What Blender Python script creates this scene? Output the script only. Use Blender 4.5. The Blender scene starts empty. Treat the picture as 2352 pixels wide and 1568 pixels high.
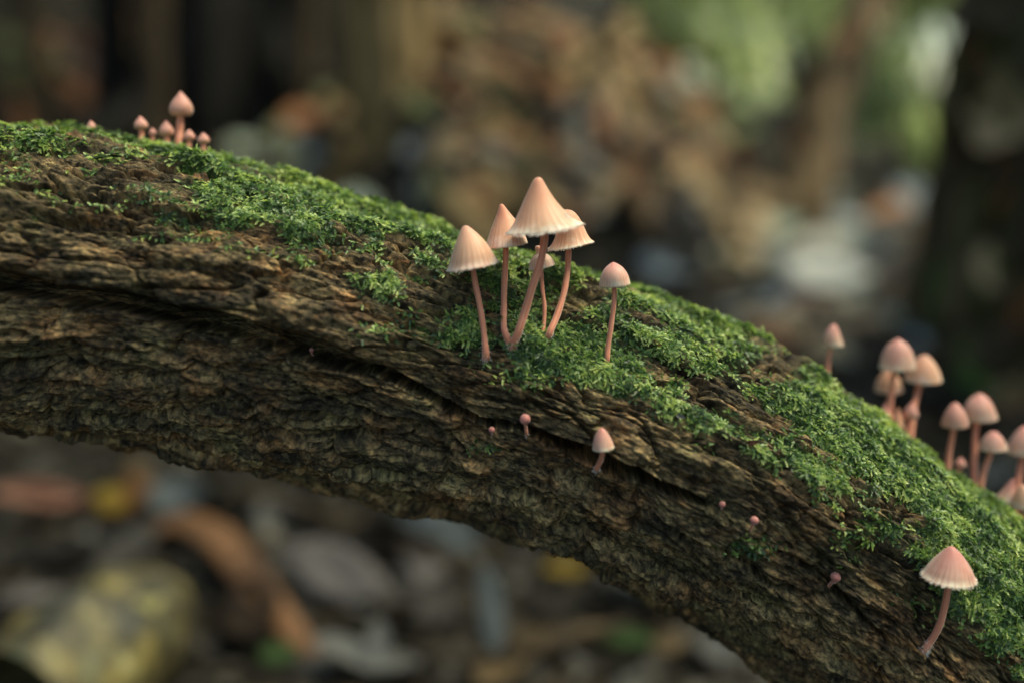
import bpy, bmesh, math, random
import numpy as np
from mathutils import Vector, Matrix

R = math.radians
SC = bpy.context.scene
COL = SC.collection
rng = np.random.default_rng(11)
random.seed(11)

# ------------------------------------------------------------------ camera
PITCH = R(-13.0)
CAM = np.array([0.0, 0.0, 0.30])
FWD = np.array([0.0, math.cos(PITCH), math.sin(PITCH)])
RGT = np.array([1.0, 0.0, 0.0])
UPV = np.cross(RGT, FWD)
LENS, SENSOR = 23.0, 23.5
PW, PH = 2352.0, 1568.0
FPX = PW * LENS / SENSOR
cam = bpy.data.cameras.new('camera')
cam.lens = LENS; cam.sensor_width = SENSOR; cam.sensor_fit = 'HORIZONTAL'
cam.clip_start = 0.005; cam.clip_end = 500
cam.dof.use_dof = True
cam.dof.focus_distance = 0.2215
cam.dof.aperture_fstop = 2.2
cam.dof.aperture_blades = 9
camo = bpy.data.objects.new('camera', cam); COL.objects.link(camo)
camo.location = CAM.tolist(); camo.rotation_euler = (math.pi / 2 + PITCH, 0, 0)
SC.camera = camo

# ------------------------------------------------------------------ sky, sun, exposure
SUN_EL, SUN_AZ = R(60), R(84)          # azimuth measured from +Y towards +X
w = bpy.data.worlds.new('World'); SC.world = w; w.use_nodes = True
nt = w.node_tree; nt.nodes.clear()
sky = nt.nodes.new('ShaderNodeTexSky'); sky.sky_type = 'NISHITA'; sky.sun_disc = False
sky.sun_elevation = SUN_EL; sky.sun_rotation = SUN_AZ
sky.air_density = 1.0; sky.dust_density = 3.0; sky.ozone_density = 0.6
bgn = nt.nodes.new('ShaderNodeBackground'); bgn.inputs['Strength'].default_value = 0.12
wo = nt.nodes.new('ShaderNodeOutputWorld')
nt.links.new(sky.outputs[0], bgn.inputs[0]); nt.links.new(bgn.outputs[0], wo.inputs[0])
sl = bpy.data.lights.new('sun', 'SUN'); sl.energy = 1.3; sl.angle = R(35); sl.color = (1.0, 0.93, 0.82)
so = bpy.data.objects.new('sun', sl); COL.objects.link(so)
sd = Vector((math.sin(SUN_AZ) * math.cos(SUN_EL), math.cos(SUN_AZ) * math.cos(SUN_EL), math.sin(SUN_EL)))
so.rotation_euler = sd.to_track_quat('Z', 'Y').to_euler(); so.location = (2, 2, 5)
vs = SC.view_settings
vs.view_transform = 'Standard'; vs.look = 'None'; vs.exposure = 1.56; vs.gamma = 1.0
try:
    vs.use_white_balance = True; vs.white_balance_temperature = 7150; vs.white_balance_tint = -10
except Exception:
    pass
SC.cycles.use_denoising = True
try:
    SC.cycles.denoiser = 'OPENIMAGEDENOISE'; SC.cycles.denoising_input_passes = 'RGB_ALBEDO_NORMAL'
    SC.cycles.denoising_prefilter = 'ACCURATE'
except Exception:
    pass
SC.cycles.max_bounces = 8; SC.cycles.diffuse_bounces = 4; SC.cycles.transmission_bounces = 4
SC.cycles.sample_clamp_indirect = 6.0

# ------------------------------------------------------------------ small maths
def P(x, y, d):
    """world point seen at (x, y) in the 2352x1568 view, d metres along the view axis"""
    return CAM + FWD * d + RGT * ((x - PW / 2) / FPX * d) + UPV * ((PH / 2 - y) / FPX * d)

def proj(p):
    v = p - CAM
    d = v @ FWD
    return PW / 2 + FPX * (v @ RGT) / d, PH / 2 - FPX * (v @ UPV) / d, d

def sstep(a, b, x):
    t = np.clip((x - a) / (b - a), 0, 1)
    return t * t * (3 - 2 * t)

_perm = np.random.default_rng(5).permutation(256).astype(np.int32)
_perm = np.concatenate([_perm, _perm, _perm])
_grad = np.random.default_rng(6).normal(size=(256, 3)); _grad /= np.linalg.norm(_grad, axis=1)[:, None]
_grad = _grad.astype(np.float32)

def perlin(p):
    p = np.asarray(p, dtype=np.float64)
    i = np.floor(p); f = (p - i).astype(np.float32); i = i.astype(np.int64) & 255
    u = f * f * f * (f * (f * 6 - 15) + 10)
    out = None
    vals = []
    for dx in (0, 1):
        for dy in (0, 1):
            for dz in (0, 1):
                h = _perm[_perm[_perm[(i[:, 0] + dx) & 255] + ((i[:, 1] + dy) & 255)] + ((i[:, 2] + dz) & 255)]
                g = _grad[h]
                vals.append(g[:, 0] * (f[:, 0] - dx) + g[:, 1] * (f[:, 1] - dy) + g[:, 2] * (f[:, 2] - dz))
    ux, uy, uz = u[:, 0], u[:, 1], u[:, 2]
    a = vals[0] + (vals[1] - vals[0]) * uz; b = vals[2] + (vals[3] - vals[2]) * uz
    c = vals[4] + (vals[5] - vals[4]) * uz; d = vals[6] + (vals[7] - vals[6]) * uz
    e = a + (b - a) * uy; g2 = c + (d - c) * uy
    return (e + (g2 - e) * ux) * 1.6

def fbm(p, octv=4, gain=0.5, lac=2.03):
    s = 0; a = 1.0; q = np.asarray(p, dtype=np.float64).copy()
    for _ in range(octv):
        s = s + a * perlin(q); a *= gain; q = q * lac + 17.3
    return s

def ridged(p, octv=3, gain=0.5):
    s = 0; a = 1.0; q = np.asarray(p, dtype=np.float64).copy()
    for _ in range(octv):
        s = s + a * (1 - np.abs(perlin(q)) * 2); a *= gain; q = q * 2.07 + 9.1
    return s

def worley2(x, y, seed=0):
    """returns F1, F2, integer cell id, offset from the nearest cell centre"""
    ix = np.floor(x).astype(np.int64); iy = np.floor(y).astype(np.int64)
    f1 = np.full(x.shape, 9.0); f2 = np.full(x.shape, 9.0); cid = np.zeros(x.shape, np.int64)
    ox = np.zeros(x.shape); oy = np.zeros(x.shape)
    def hsh(a, b, k):
        n = (a * 374761393 + b * 668265263 + (seed + k) * 2147483647) & 0xffffffff
        n = ((n ^ (n >> 13)) * 1274126177) & 0xffffffff
        return ((n ^ (n >> 16)) & 0xffff) / 65535.0
    for dx in (-1, 0, 1):
        for dy in (-1, 0, 1):
            cx = ix + dx; cy = iy + dy
            px = cx + 0.1 + 0.8 * hsh(cx, cy, 1); py = cy + 0.1 + 0.8 * hsh(cx, cy, 2)
            d = np.hypot(x - px, y - py)
            m = d < f1
            f2 = np.where(m, f1, np.minimum(f2, d))
            cid = np.where(m, (cx + 500) * 1000 + (cy + 500), cid)
            ox = np.where(m, x - px, ox); oy = np.where(m, y - py, oy)
            f1 = np.where(m, d, f1)
    return f1, f2, cid, ox, oy

def hash1(n, k=0):
    n = (n * 2654435761 + k * 40503) & 0xffffffff
    n = ((n ^ (n >> 15)) * 2246822519) & 0xffffffff
    return ((n ^ (n >> 13)) & 0xffff) / 65535.0

# ------------------------------------------------------------------ object helpers
def fast_mesh(name, v, quads, smooth=True, tris=False):
    k = 3 if tris else 4
    me = bpy.data.meshes.new(name)
    n = len(quads)
    me.vertices.add(len(v)); me.vertices.foreach_set('co', np.ascontiguousarray(v, dtype=np.float32).ravel())
    me.loops.add(n * k); me.loops.foreach_set('vertex_index', np.ascontiguousarray(quads, dtype=np.int32).ravel())
    me.polygons.add(n); me.polygons.foreach_set('loop_start', np.arange(0, n * k, k, dtype=np.int32))
    me.polygons.foreach_set('use_smooth', np.full(n, smooth, dtype=bool))
    me.update(calc_edges=True)
    return me

def attr(me, name, data, typ='FLOAT'):
    a = me.attributes.new(name, typ, 'POINT')
    a.data.foreach_set({'FLOAT': 'value', 'FLOAT_VECTOR': 'vector', 'FLOAT_COLOR': 'color'}[typ],
                       np.ascontiguousarray(data, dtype=np.float32).ravel())

def link(name, me, mat=None, parent=None):
    o = bpy.data.objects.new(name, me); COL.objects.link(o)
    if mat is not None and me is not None and not me.materials:
        me.materials.append(mat)
    if parent is not None:
        o.parent = parent
        o.matrix_parent_inverse = Matrix.Translation(parent.location).inverted() if parent.type == 'EMPTY' else Matrix()
    return o

def tag(o, label=None, cat=None, group=None, kind=None):
    if label: o['label'] = label
    if cat: o['category'] = cat
    if group: o['group'] = group
    if kind: o['kind'] = kind
    return o

def empty(name, loc):
    o = bpy.data.objects.new(name, None); COL.objects.link(o); o.location = tuple(float(c) for c in loc)
    o.empty_display_size = 0.01
    return o

# ------------------------------------------------------------------ material helpers
def new_mat(name):
    m = bpy.data.materials.new(name); m.use_nodes = True
    n = m.node_tree; b = n.nodes['Principled BSDF']
    return m, n, b

def nd(n, t, **kw):
    x = n.nodes.new(t)
    for k, v in kw.items():
        if k.startswith('i_'):
            x.inputs[k[2:].replace('_', ' ')].default_value = v
        else:
            setattr(x, k, v)
    return x

def ramp(n, stops, interp='LINEAR'):
    r = n.nodes.new('ShaderNodeValToRGB'); r.color_ramp.interpolation = interp
    e = r.color_ramp.elements
    while len(e) < len(stops): e.new(0.5)
    for el, (p, c) in zip(e, stops):
        el.position = p; el.color = (*c, 1) if len(c) == 3 else c
    return r

def mixc(n, fac, a, b, mode='MIX'):
    m = n.nodes.new('ShaderNodeMix'); m.data_type = 'RGBA'; m.blend_type = mode
    for s, v in ((0, fac), (6, a), (7, b)):
        if hasattr(v, 'links') or hasattr(v, 'is_linked'):
            n.links.new(v, m.inputs[s])
        else:
            m.inputs[s].default_value = v if s == 0 else (*v, 1)
    return m.outputs[2]

def noise(n, vec, scale, detail=4, rough=0.55, dist=0.0):
    t = nd(n, 'ShaderNodeTexNoise'); t.inputs['Scale'].default_value = scale
    t.inputs['Detail'].default_value = detail; t.inputs['Roughness'].default_value = rough
    t.inputs['Distortion'].default_value = dist
    if vec is not None: n.links.new(vec, t.inputs['Vector'])
    return t.outputs[0]

def mapping(n, vec, scale=(1, 1, 1), loc=(0, 0, 0)):
    m = nd(n, 'ShaderNodeMapping'); m.inputs['Scale'].default_value = scale; m.inputs['Location'].default_value = loc
    n.links.new(vec, m.inputs['Vector'])
    return m.outputs[0]

def bumpn(n, h, strength, dist, b):
    bp = nd(n, 'ShaderNodeBump'); bp.inputs['Strength'].default_value = strength; bp.inputs['Distance'].default_value = dist
    n.links.new(h, bp.inputs['Height']); n.links.new(bp.outputs[0], b.inputs['Normal'])

def mapr(n, v, a, b, c=0.0, d=1.0):
    m = nd(n, 'ShaderNodeMapRange'); m.inputs[1].default_value = a; m.inputs[2].default_value = b
    m.inputs[3].default_value = c; m.inputs[4].default_value = d; n.links.new(v, m.inputs[0])
    return m.outputs[0]

# ---- bark of the fallen log: coordinates in millimetres run along the log (attribute log_co)
def bark_material():
    m, n, b = new_mat('log_bark')
    at = nd(n, 'ShaderNodeAttribute', attribute_name='log_co'); co = at.outputs['Vector']
    pl = nd(n, 'ShaderNodeAttribute', attribute_name='plate').outputs['Fac']
    ms = nd(n, 'ShaderNodeAttribute', attribute_name='moss').outputs['Fac']
    long_ = mapping(n, co, (0.3, 1, 1))
    n1 = noise(n, long_, 0.30, 6, 0.62, 0.4)
    n2 = noise(n, mapping(n, co, (0.45, 1, 1), (40, 3, 9)), 0.9, 6, 0.66)
    n3 = noise(n, mapping(n, co, (0.6, 1, 1), (7, 31, 4)), 0.14, 4, 0.55, 0.6)
    n4 = noise(n, mapping(n, co, (0.5, 1, 1), (90, 11, 70)), 3.2, 4, 0.7)
    base = ramp(n, [(0.33, (0.018, 0.014, 0.010)), (0.43, (0.070, 0.052, 0.034)), (0.51, (0.175, 0.128, 0.074)),
                    (0.60, (0.33, 0.25, 0.14)), (0.74, (0.45, 0.36, 0.235))])
    n.links.new(n1, base.inputs[0])
    fine = ramp(n, [(0.38, (0.022, 0.018, 0.014)), (0.5, (0.14, 0.105, 0.066)), (0.61, (0.40, 0.305, 0.18))])
    n.links.new(n2, fine.inputs[0])
    c = mixc(n, 0.5, base.outputs[0], fine.outputs[0])
    n5 = noise(n, mapping(n, co, (0.4, 1, 1), (17, 60, 31)), 1.7, 5, 0.7)
    spk = ramp(n, [(0.38, (0.22, 0.22, 0.23)), (0.50, (0.95, 0.94, 0.92)), (0.60, (1.75, 1.6, 1.35))]); n.links.new(n5, spk.inputs[0])
    c = mixc(n, 1.0, c, spk.outputs[0], 'MULTIPLY')
    red = ramp(n, [(0.50, (0, 0, 0)), (0.66, (1, 1, 1))]); n.links.new(n3, red.inputs[0])
    c = mixc(n, mapr(n, red.outputs[0], 0, 1, 0, 0.40), c, mixc(n, 1.0, c, (1.7, 0.95, 0.6), 'MULTIPLY'))
    gr = ramp(n, [(0.30, (1, 1, 1)), (0.46, (0, 0, 0))]); n.links.new(n3, gr.inputs[0])
    c = mixc(n, mapr(n, gr.outputs[0], 0, 1, 0, 0.6), c, mixc(n, 1.0, c, (0.72, 0.95, 0.80), 'MULTIPLY'))
    c = mixc(n, 1.0, c, mixc(n, pl, (0.18, 0.19, 0.195), (1.30, 1.19, 1.03)), 'MULTIPLY')
    sp = ramp(n, [(0.60, (0, 0, 0)), (0.72, (1, 1, 1))]); n.links.new(n4, sp.inputs[0])
    c = mixc(n, mapr(n, sp.outputs[0], 0, 1, 0, 0.5), c, (0.33, 0.26, 0.15))
    # thin green film of moss between the shoots
    mg = nd(n, 'ShaderNodeMath', operation='ADD'); n.links.new(ms, mg.inputs[0])
    n.links.new(mapr(n, n2, 0.3, 0.7, -0.35, 0.35), mg.inputs[1])
    mm = mapr(n, mg.outputs[0], 0.16, 0.80)
    gcol = ramp(n, [(0.35, (0.024, 0.040, 0.014)), (0.65, (0.085, 0.125, 0.036))]); n.links.new(n4, gcol.inputs[0])
    c = mixc(n, mm, c, gcol.outputs[0])
    n.links.new(c, b.inputs['Base Color'])
    b.inputs['Roughness'].default_value = 0.62
    b.inputs['Specular IOR Level'].default_value = 0.22
    hsum = nd(n, 'ShaderNodeMath', operation='ADD'); n.links.new(n2, hsum.inputs[0]); n.links.new(n4, hsum.inputs[1])
    bumpn(n, hsum.outputs[0], 0.7, 0.0009, b)
    return m

def moss_material():
    m, n, b = new_mat('moss_leaf')
    t = nd(n, 'ShaderNodeAttribute', attribute_name='tint').outputs['Fac']
    c = ramp(n, [(0.0, (0.026, 0.050, 0.019)), (0.33, (0.068, 0.128, 0.036)), (0.64, (0.190, 0.290, 0.068)), (1.0, (0.54, 0.58, 0.19))])
    n.links.new(t, c.inputs[0])
    n.links.new(c.outputs[0], b.inputs['Base Color'])
    b.inputs['Roughness'].default_value = 0.36
    tr = nd(n, 'ShaderNodeBsdfTranslucent'); n.links.new(mixc(n, 1.0, c.outputs[0], (1.4, 1.5, 0.9), 'MULTIPLY'), tr.inputs[0])
    mx = nd(n, 'ShaderNodeMixShader'); mx.inputs[0].default_value = 0.35
    n.links.new(b.outputs[0], mx.inputs[1]); n.links.new(tr.outputs[0], mx.inputs[2])
    n.links.new(mx.outputs[0], n.nodes['Material Output'].inputs[0])
    return m

def cap_material(name, top, mid, rim, edge):
    m, n, b = new_mat(name)
    uv = nd(n, 'ShaderNodeUVMap').outputs[0]
    oi = nd(n, 'ShaderNodeObjectInfo')
    sep = nd(n, 'ShaderNodeSeparateXYZ'); n.links.new(uv, sep.inputs[0])
    geo = nd(n, 'ShaderNodeTexCoord').outputs['Object']
    blot = noise(n, geo, 190, 4, 0.6)
    vv = nd(n, 'ShaderNodeMath', operation='ADD'); n.links.new(sep.outputs[1], vv.inputs[0])
    n.links.new(mapr(n, blot, 0.25, 0.75, -0.16, 0.16), vv.inputs[1])
    col = ramp(n, [(0.0, top), (0.42, mid), (0.82, rim), (0.97, edge)]); n.links.new(vv.outputs[0], col.inputs[0])
    # fine radial striations of the flesh, strongest towards the margin
    st = noise(n, mapping(n, uv, (26, 0.7, 1)), 1.0, 3, 0.6)
    sm = nd(n, 'ShaderNodeMath', operation='MULTIPLY'); n.links.new(mapr(n, st, 0.48, 0.66), sm.inputs[0])
    n.links.new(mapr(n, sep.outputs[1], 0.2, 0.75, 0.10, 0.75), sm.inputs[1])
    c = mixc(n, sm.outputs[0], col.outputs[0], tuple(x * y for x, y in zip(mid, (0.74, 0.56, 0.52))))
    # uneven pink flush
    fl = noise(n, geo, 120, 3, 0.5)
    c = mixc(n, mapr(n, fl, 0.50, 0.72, 0, 0.5), c, tuple(x * y for x, y in zip(top, (0.98, 0.80, 0.80))))
    dirt = noise(n, geo, 850, 3, 0.6)
    c = mixc(n, mapr(n, dirt, 0.66, 0.76, 0, 0.55), c, (0.20, 0.09, 0.05))
    n.links.new(c, b.inputs['Base Color'])
    b.inputs['Roughness'].default_value = 0.5
    b.inputs['Specular IOR Level'].default_value = 0.35
    b.inputs['Subsurface Weight'].default_value = 0.5
    b.inputs['Subsurface Radius'].default_value = (1.0, 0.42, 0.28)
    b.inputs['Subsurface Scale'].default_value = 0.0008
    b.inputs['Sheen Weight'].default_value = 0.25; b.inputs['Sheen Roughness'].default_value = 0.5
    bumpn(n, noise(n, geo, 3000, 3, 0.6), 0.25, 0.0001, b)
    return m

def stem_material():
    m, n, b = new_mat('mushroom_stem')
    uv = nd(n, 'ShaderNodeUVMap').outputs[0]
    geo = nd(n, 'ShaderNodeTexCoord').outputs['Object']
    st = noise(n, mapping(n, uv, (14, 1.5, 1)), 1.0, 4, 0.6)
    c = ramp(n, [(0.3, (0.48, 0.150, 0.085)), (0.5, (0.60, 0.220, 0.130)), (0.72, (0.72, 0.34, 0.22))]); n.links.new(st, c.inputs[0])
    sep = nd(n, 'ShaderNodeSeparateXYZ'); n.links.new(uv, sep.inputs[0])
    base = ramp(n, [(0.0, (0.52, 0.24, 0.15)), (0.16, (1, 1, 1))]); n.links.new(sep.outputs[1], base.inputs[0])
    n.links.new(c.outputs[0], b.inputs['Base Color'])
    b.inputs['Roughness'].default_value = 0.6
    b.inputs['Subsurface Weight'].default_value = 0.35
    b.inputs['Subsurface Radius'].default_value = (1.0, 0.4, 0.28); b.inputs['Subsurface Scale'].default_value = 0.0008
    b.inputs['Sheen Weight'].default_value = 0.7; b.inputs['Sheen Roughness'].default_value = 0.35
    bumpn(n, noise(n, geo, 4200, 3, 0.6), 0.35, 0.0001, b)
    return m

def flat_mat(name, color, rough=0.7, trans=0.0, var=0.0, scale=60, c2=None, bump=0.0, spec=0.15):
    m, n, b = new_mat(name)
    geo = nd(n, 'ShaderNodeTexCoord').outputs['Object']
    if c2 is None: c2 = tuple(x * 0.55 for x in color)
    nn = noise(n, geo, scale, 5, 0.6)
    r = ramp(n, [(0.35, c2), (0.62, color)]); n.links.new(nn, r.inputs[0])
    n.links.new(r.outputs[0], b.inputs['Base Color'])
    b.inputs['Roughness'].default_value = rough; b.inputs['Specular IOR Level'].default_value = spec
    if bump: bumpn(n, noise(n, geo, scale * 3, 4, 0.6), 0.6, bump, b)
    if trans:
        tr = nd(n, 'ShaderNodeBsdfTranslucent'); n.links.new(r.outputs[0], tr.inputs[0])
        mx = nd(n, 'ShaderNodeMixShader'); mx.inputs[0].default_value = trans
        n.links.new(b.outputs[0], mx.inputs[1]); n.links.new(tr.outputs[0], mx.inputs[2])
        n.links.new(mx.outputs[0], n.nodes['Material Output'].inputs[0])
    return m

M_BARK = bark_material()
M_MOSS = moss_material()
M_CAP = cap_material('cap_pale', (0.56, 0.265, 0.175), (0.66, 0.355, 0.225), (0.68, 0.39, 0.25), (0.75, 0.54, 0.42))
M_CAP_ORANGE = cap_material('cap_orange', (0.61, 0.255, 0.16), (0.68, 0.325, 0.195), (0.70, 0.375, 0.235), (0.82, 0.60, 0.47))
M_CAP_SHADE_OFFSET = cap_material('cap_light', (0.70, 0.38, 0.30), (0.74, 0.46, 0.36), (0.76, 0.52, 0.40), (0.80, 0.62, 0.50))  # paler copy of the cap colour, offsets shade from the tallest cap
M_CAP_PINK = cap_material('cap_pink', (0.52, 0.195, 0.165), (0.59, 0.285, 0.225), (0.64, 0.385, 0.28), (0.73, 0.56, 0.42))
M_BUD = cap_material('cap_bud', (0.48, 0.19, 0.155), (0.53, 0.24, 0.185), (0.56, 0.285, 0.21), (0.60, 0.35, 0.26))
M_PIN = cap_material('cap_pin', (0.42, 0.165, 0.14), (0.46, 0.18, 0.15), (0.42, 0.15, 0.12), (0.40, 0.14, 0.11))
M_STEM = stem_material()
M_GILL = flat_mat('gills', (0.70, 0.46, 0.36), 0.7, 0.25, scale=400)
M_FRINGE = flat_mat('margin_fringe', (0.85, 0.74, 0.66), 0.7, 0.3, c2=(0.78, 0.6, 0.5), scale=700)
M_FUZZ = flat_mat('mycelium', (0.75, 0.72, 0.68), 0.8, 0.3, c2=(0.6, 0.5, 0.45), scale=700)

# ------------------------------------------------------------------ terrain height
def ground_z(x, y):
    x = np.asarray(x, float); y = np.asarray(y, float)
    left = 0.175 * (np.clip(y, 0.66, 1.9) - 0.66) * sstep(0.55, -0.25, x)
    right = 0.085 * (np.clip(y, 0.66, 1.6) - 0.66) * sstep(-0.25, 0.55, x)
    mound = 0.50 * np.exp(-(((x - 0.04) / 0.30) ** 2 + ((y - 2.05) / 0.42) ** 2))
    mound = mound + 0.16 * np.exp(-(((x - 0.04) / 0.20) ** 2 + ((y - 1.5) / 0.2) ** 2))
    far = 0.08 * np.clip(y - 2.0, 0, 5) + 0.75 * np.clip(y - 2.4, 0, 4) * sstep(0.22, -0.2, x - 0.12 * y) + 0.25 * np.clip(-x - 0.9, 0, 10) * sstep(0.8, 2.2, y)
    lump = 0.0
    sh = np.broadcast(x, y).shape
    q = np.stack([np.broadcast_to(x, sh).ravel() * 7, np.broadcast_to(y, sh).ravel() * 7, np.zeros(int(np.prod(sh)) if sh else 1)], 1)
    lump = (fbm(q, 4) * 0.012).reshape(sh) if sh else float(fbm(q, 4)[0] * 0.012)
    return left + right + mound + far + lump

def ground_hit(px, py, lift=0.0):
    """where the view through (px, py) meets the ground"""
    d0 = P(px, py, 1.0) - CAM
    t = np.arange(0.35, 9.0, 0.004)
    pts = CAM[None] + t[:, None] * d0[None]
    z = ground_z(pts[:, 0], pts[:, 1]) + lift
    k = np.argmax(pts[:, 2] < z)
    return pts[k] if (pts[:, 2] < z).any() else pts[-1]

# ------------------------------------------------------------------ ground sheet
def build_ground():
    def axis(lo, hi, fine_lo, fine_hi, step):
        f = np.arange(fine_lo, fine_hi, step)
        a = fine_lo - np.geomspace(step, fine_lo - lo, 40)[::-1]; b = fine_hi + np.geomspace(step, hi - fine_hi, 40)
        return np.concatenate([a, f, b])
    xs = axis(-80, 80, -1.6, 1.6, 0.016); ys = axis(-80, 120, 0.3, 3.0, 0.016)
    X, Y = np.meshgrid(xs, ys)
    Z = ground_z(X, Y)
    Z = Z + np.where((np.abs(X) > 8) | (Y > 12), 0, 0)
    v = np.stack([X.ravel(), Y.ravel(), Z.ravel()], 1)
    nx, ny = len(xs), len(ys)
    i = np.arange(ny - 1)[:, None] * nx + np.arange(nx - 1)[None]
    q = np.stack([i, i + 1, i + nx + 1, i + nx], -1).reshape(-1, 4)
    me = fast_mesh('ground', v, q)
    m, n, b = new_mat('forest_soil')
    geo = nd(n, 'ShaderNodeTexCoord').outputs['Object']
    a = noise(n, geo, 22, 6, 0.65, 0.5); c = noise(n, geo, 90, 5, 0.65)
    r1 = ramp(n, [(0.3, (0.005, 0.0045, 0.0035)), (0.5, (0.015, 0.013, 0.009)), (0.68, (0.035, 0.031, 0.024))]); n.links.new(a, r1.inputs[0])
    r2 = ramp(n, [(0.35, (0.007, 0.006, 0.005)), (0.6, (0.028, 0.024, 0.018)), (0.75, (0.06, 0.054, 0.045))]); n.links.new(c, r2.inputs[0])
    n.links.new(mixc(n, 0.5, r1.outputs[0], r2.outputs[0]), b.inputs['Base Color'])
    b.inputs['Roughness'].default_value = 0.8; b.inputs['Specular IOR Level'].default_value = 0.1
    bumpn(n, c, 0.7, 0.008, b)
    o = link('ground', me, m); tag(o, 'dark forest floor of soil and leaf crumbs behind the log', kind='structure')
build_ground()

# ------------------------------------------------------------------ the fallen log
LX = np.array([-420, -200, 0, 300, 600, 900, 1200, 1500, 1740, 2000, 2352, 2650, 2900], float)
LY = np.array([560, 597, 633, 677, 737, 819, 910, 1030, 1160, 1330, 1600, 1850, 2070], float)
LR = np.array([348, 350, 347, 336, 331, 318, 305, 318, 316, 304, 300, 304, 310], float)
LD = np.array([.240, .241, .242, .244, .246, .247, .248, .249, .250, .250, .250, .250, .250])
NU, N_DENSE, N_BACK = 1260, 540, 60

def smooth_interp(xq, xp, fp):
    # Catmull-Rom through the control points
    h = np.searchsorted(xp, xq) - 1; h = np.clip(h, 0, len(xp) - 2)
    m = np.gradient(fp, xp)
    x0 = xp[h]; dx = xp[h + 1] - x0; t = (xq - x0) / dx
    return ((2 * t**3 - 3 * t**2 + 1) * fp[h] + (t**3 - 2 * t**2 + t) * dx * m[h]
            + (-2 * t**3 + 3 * t**2) * fp[h + 1] + (t**3 - t**2) * dx * m[h + 1])

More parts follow.
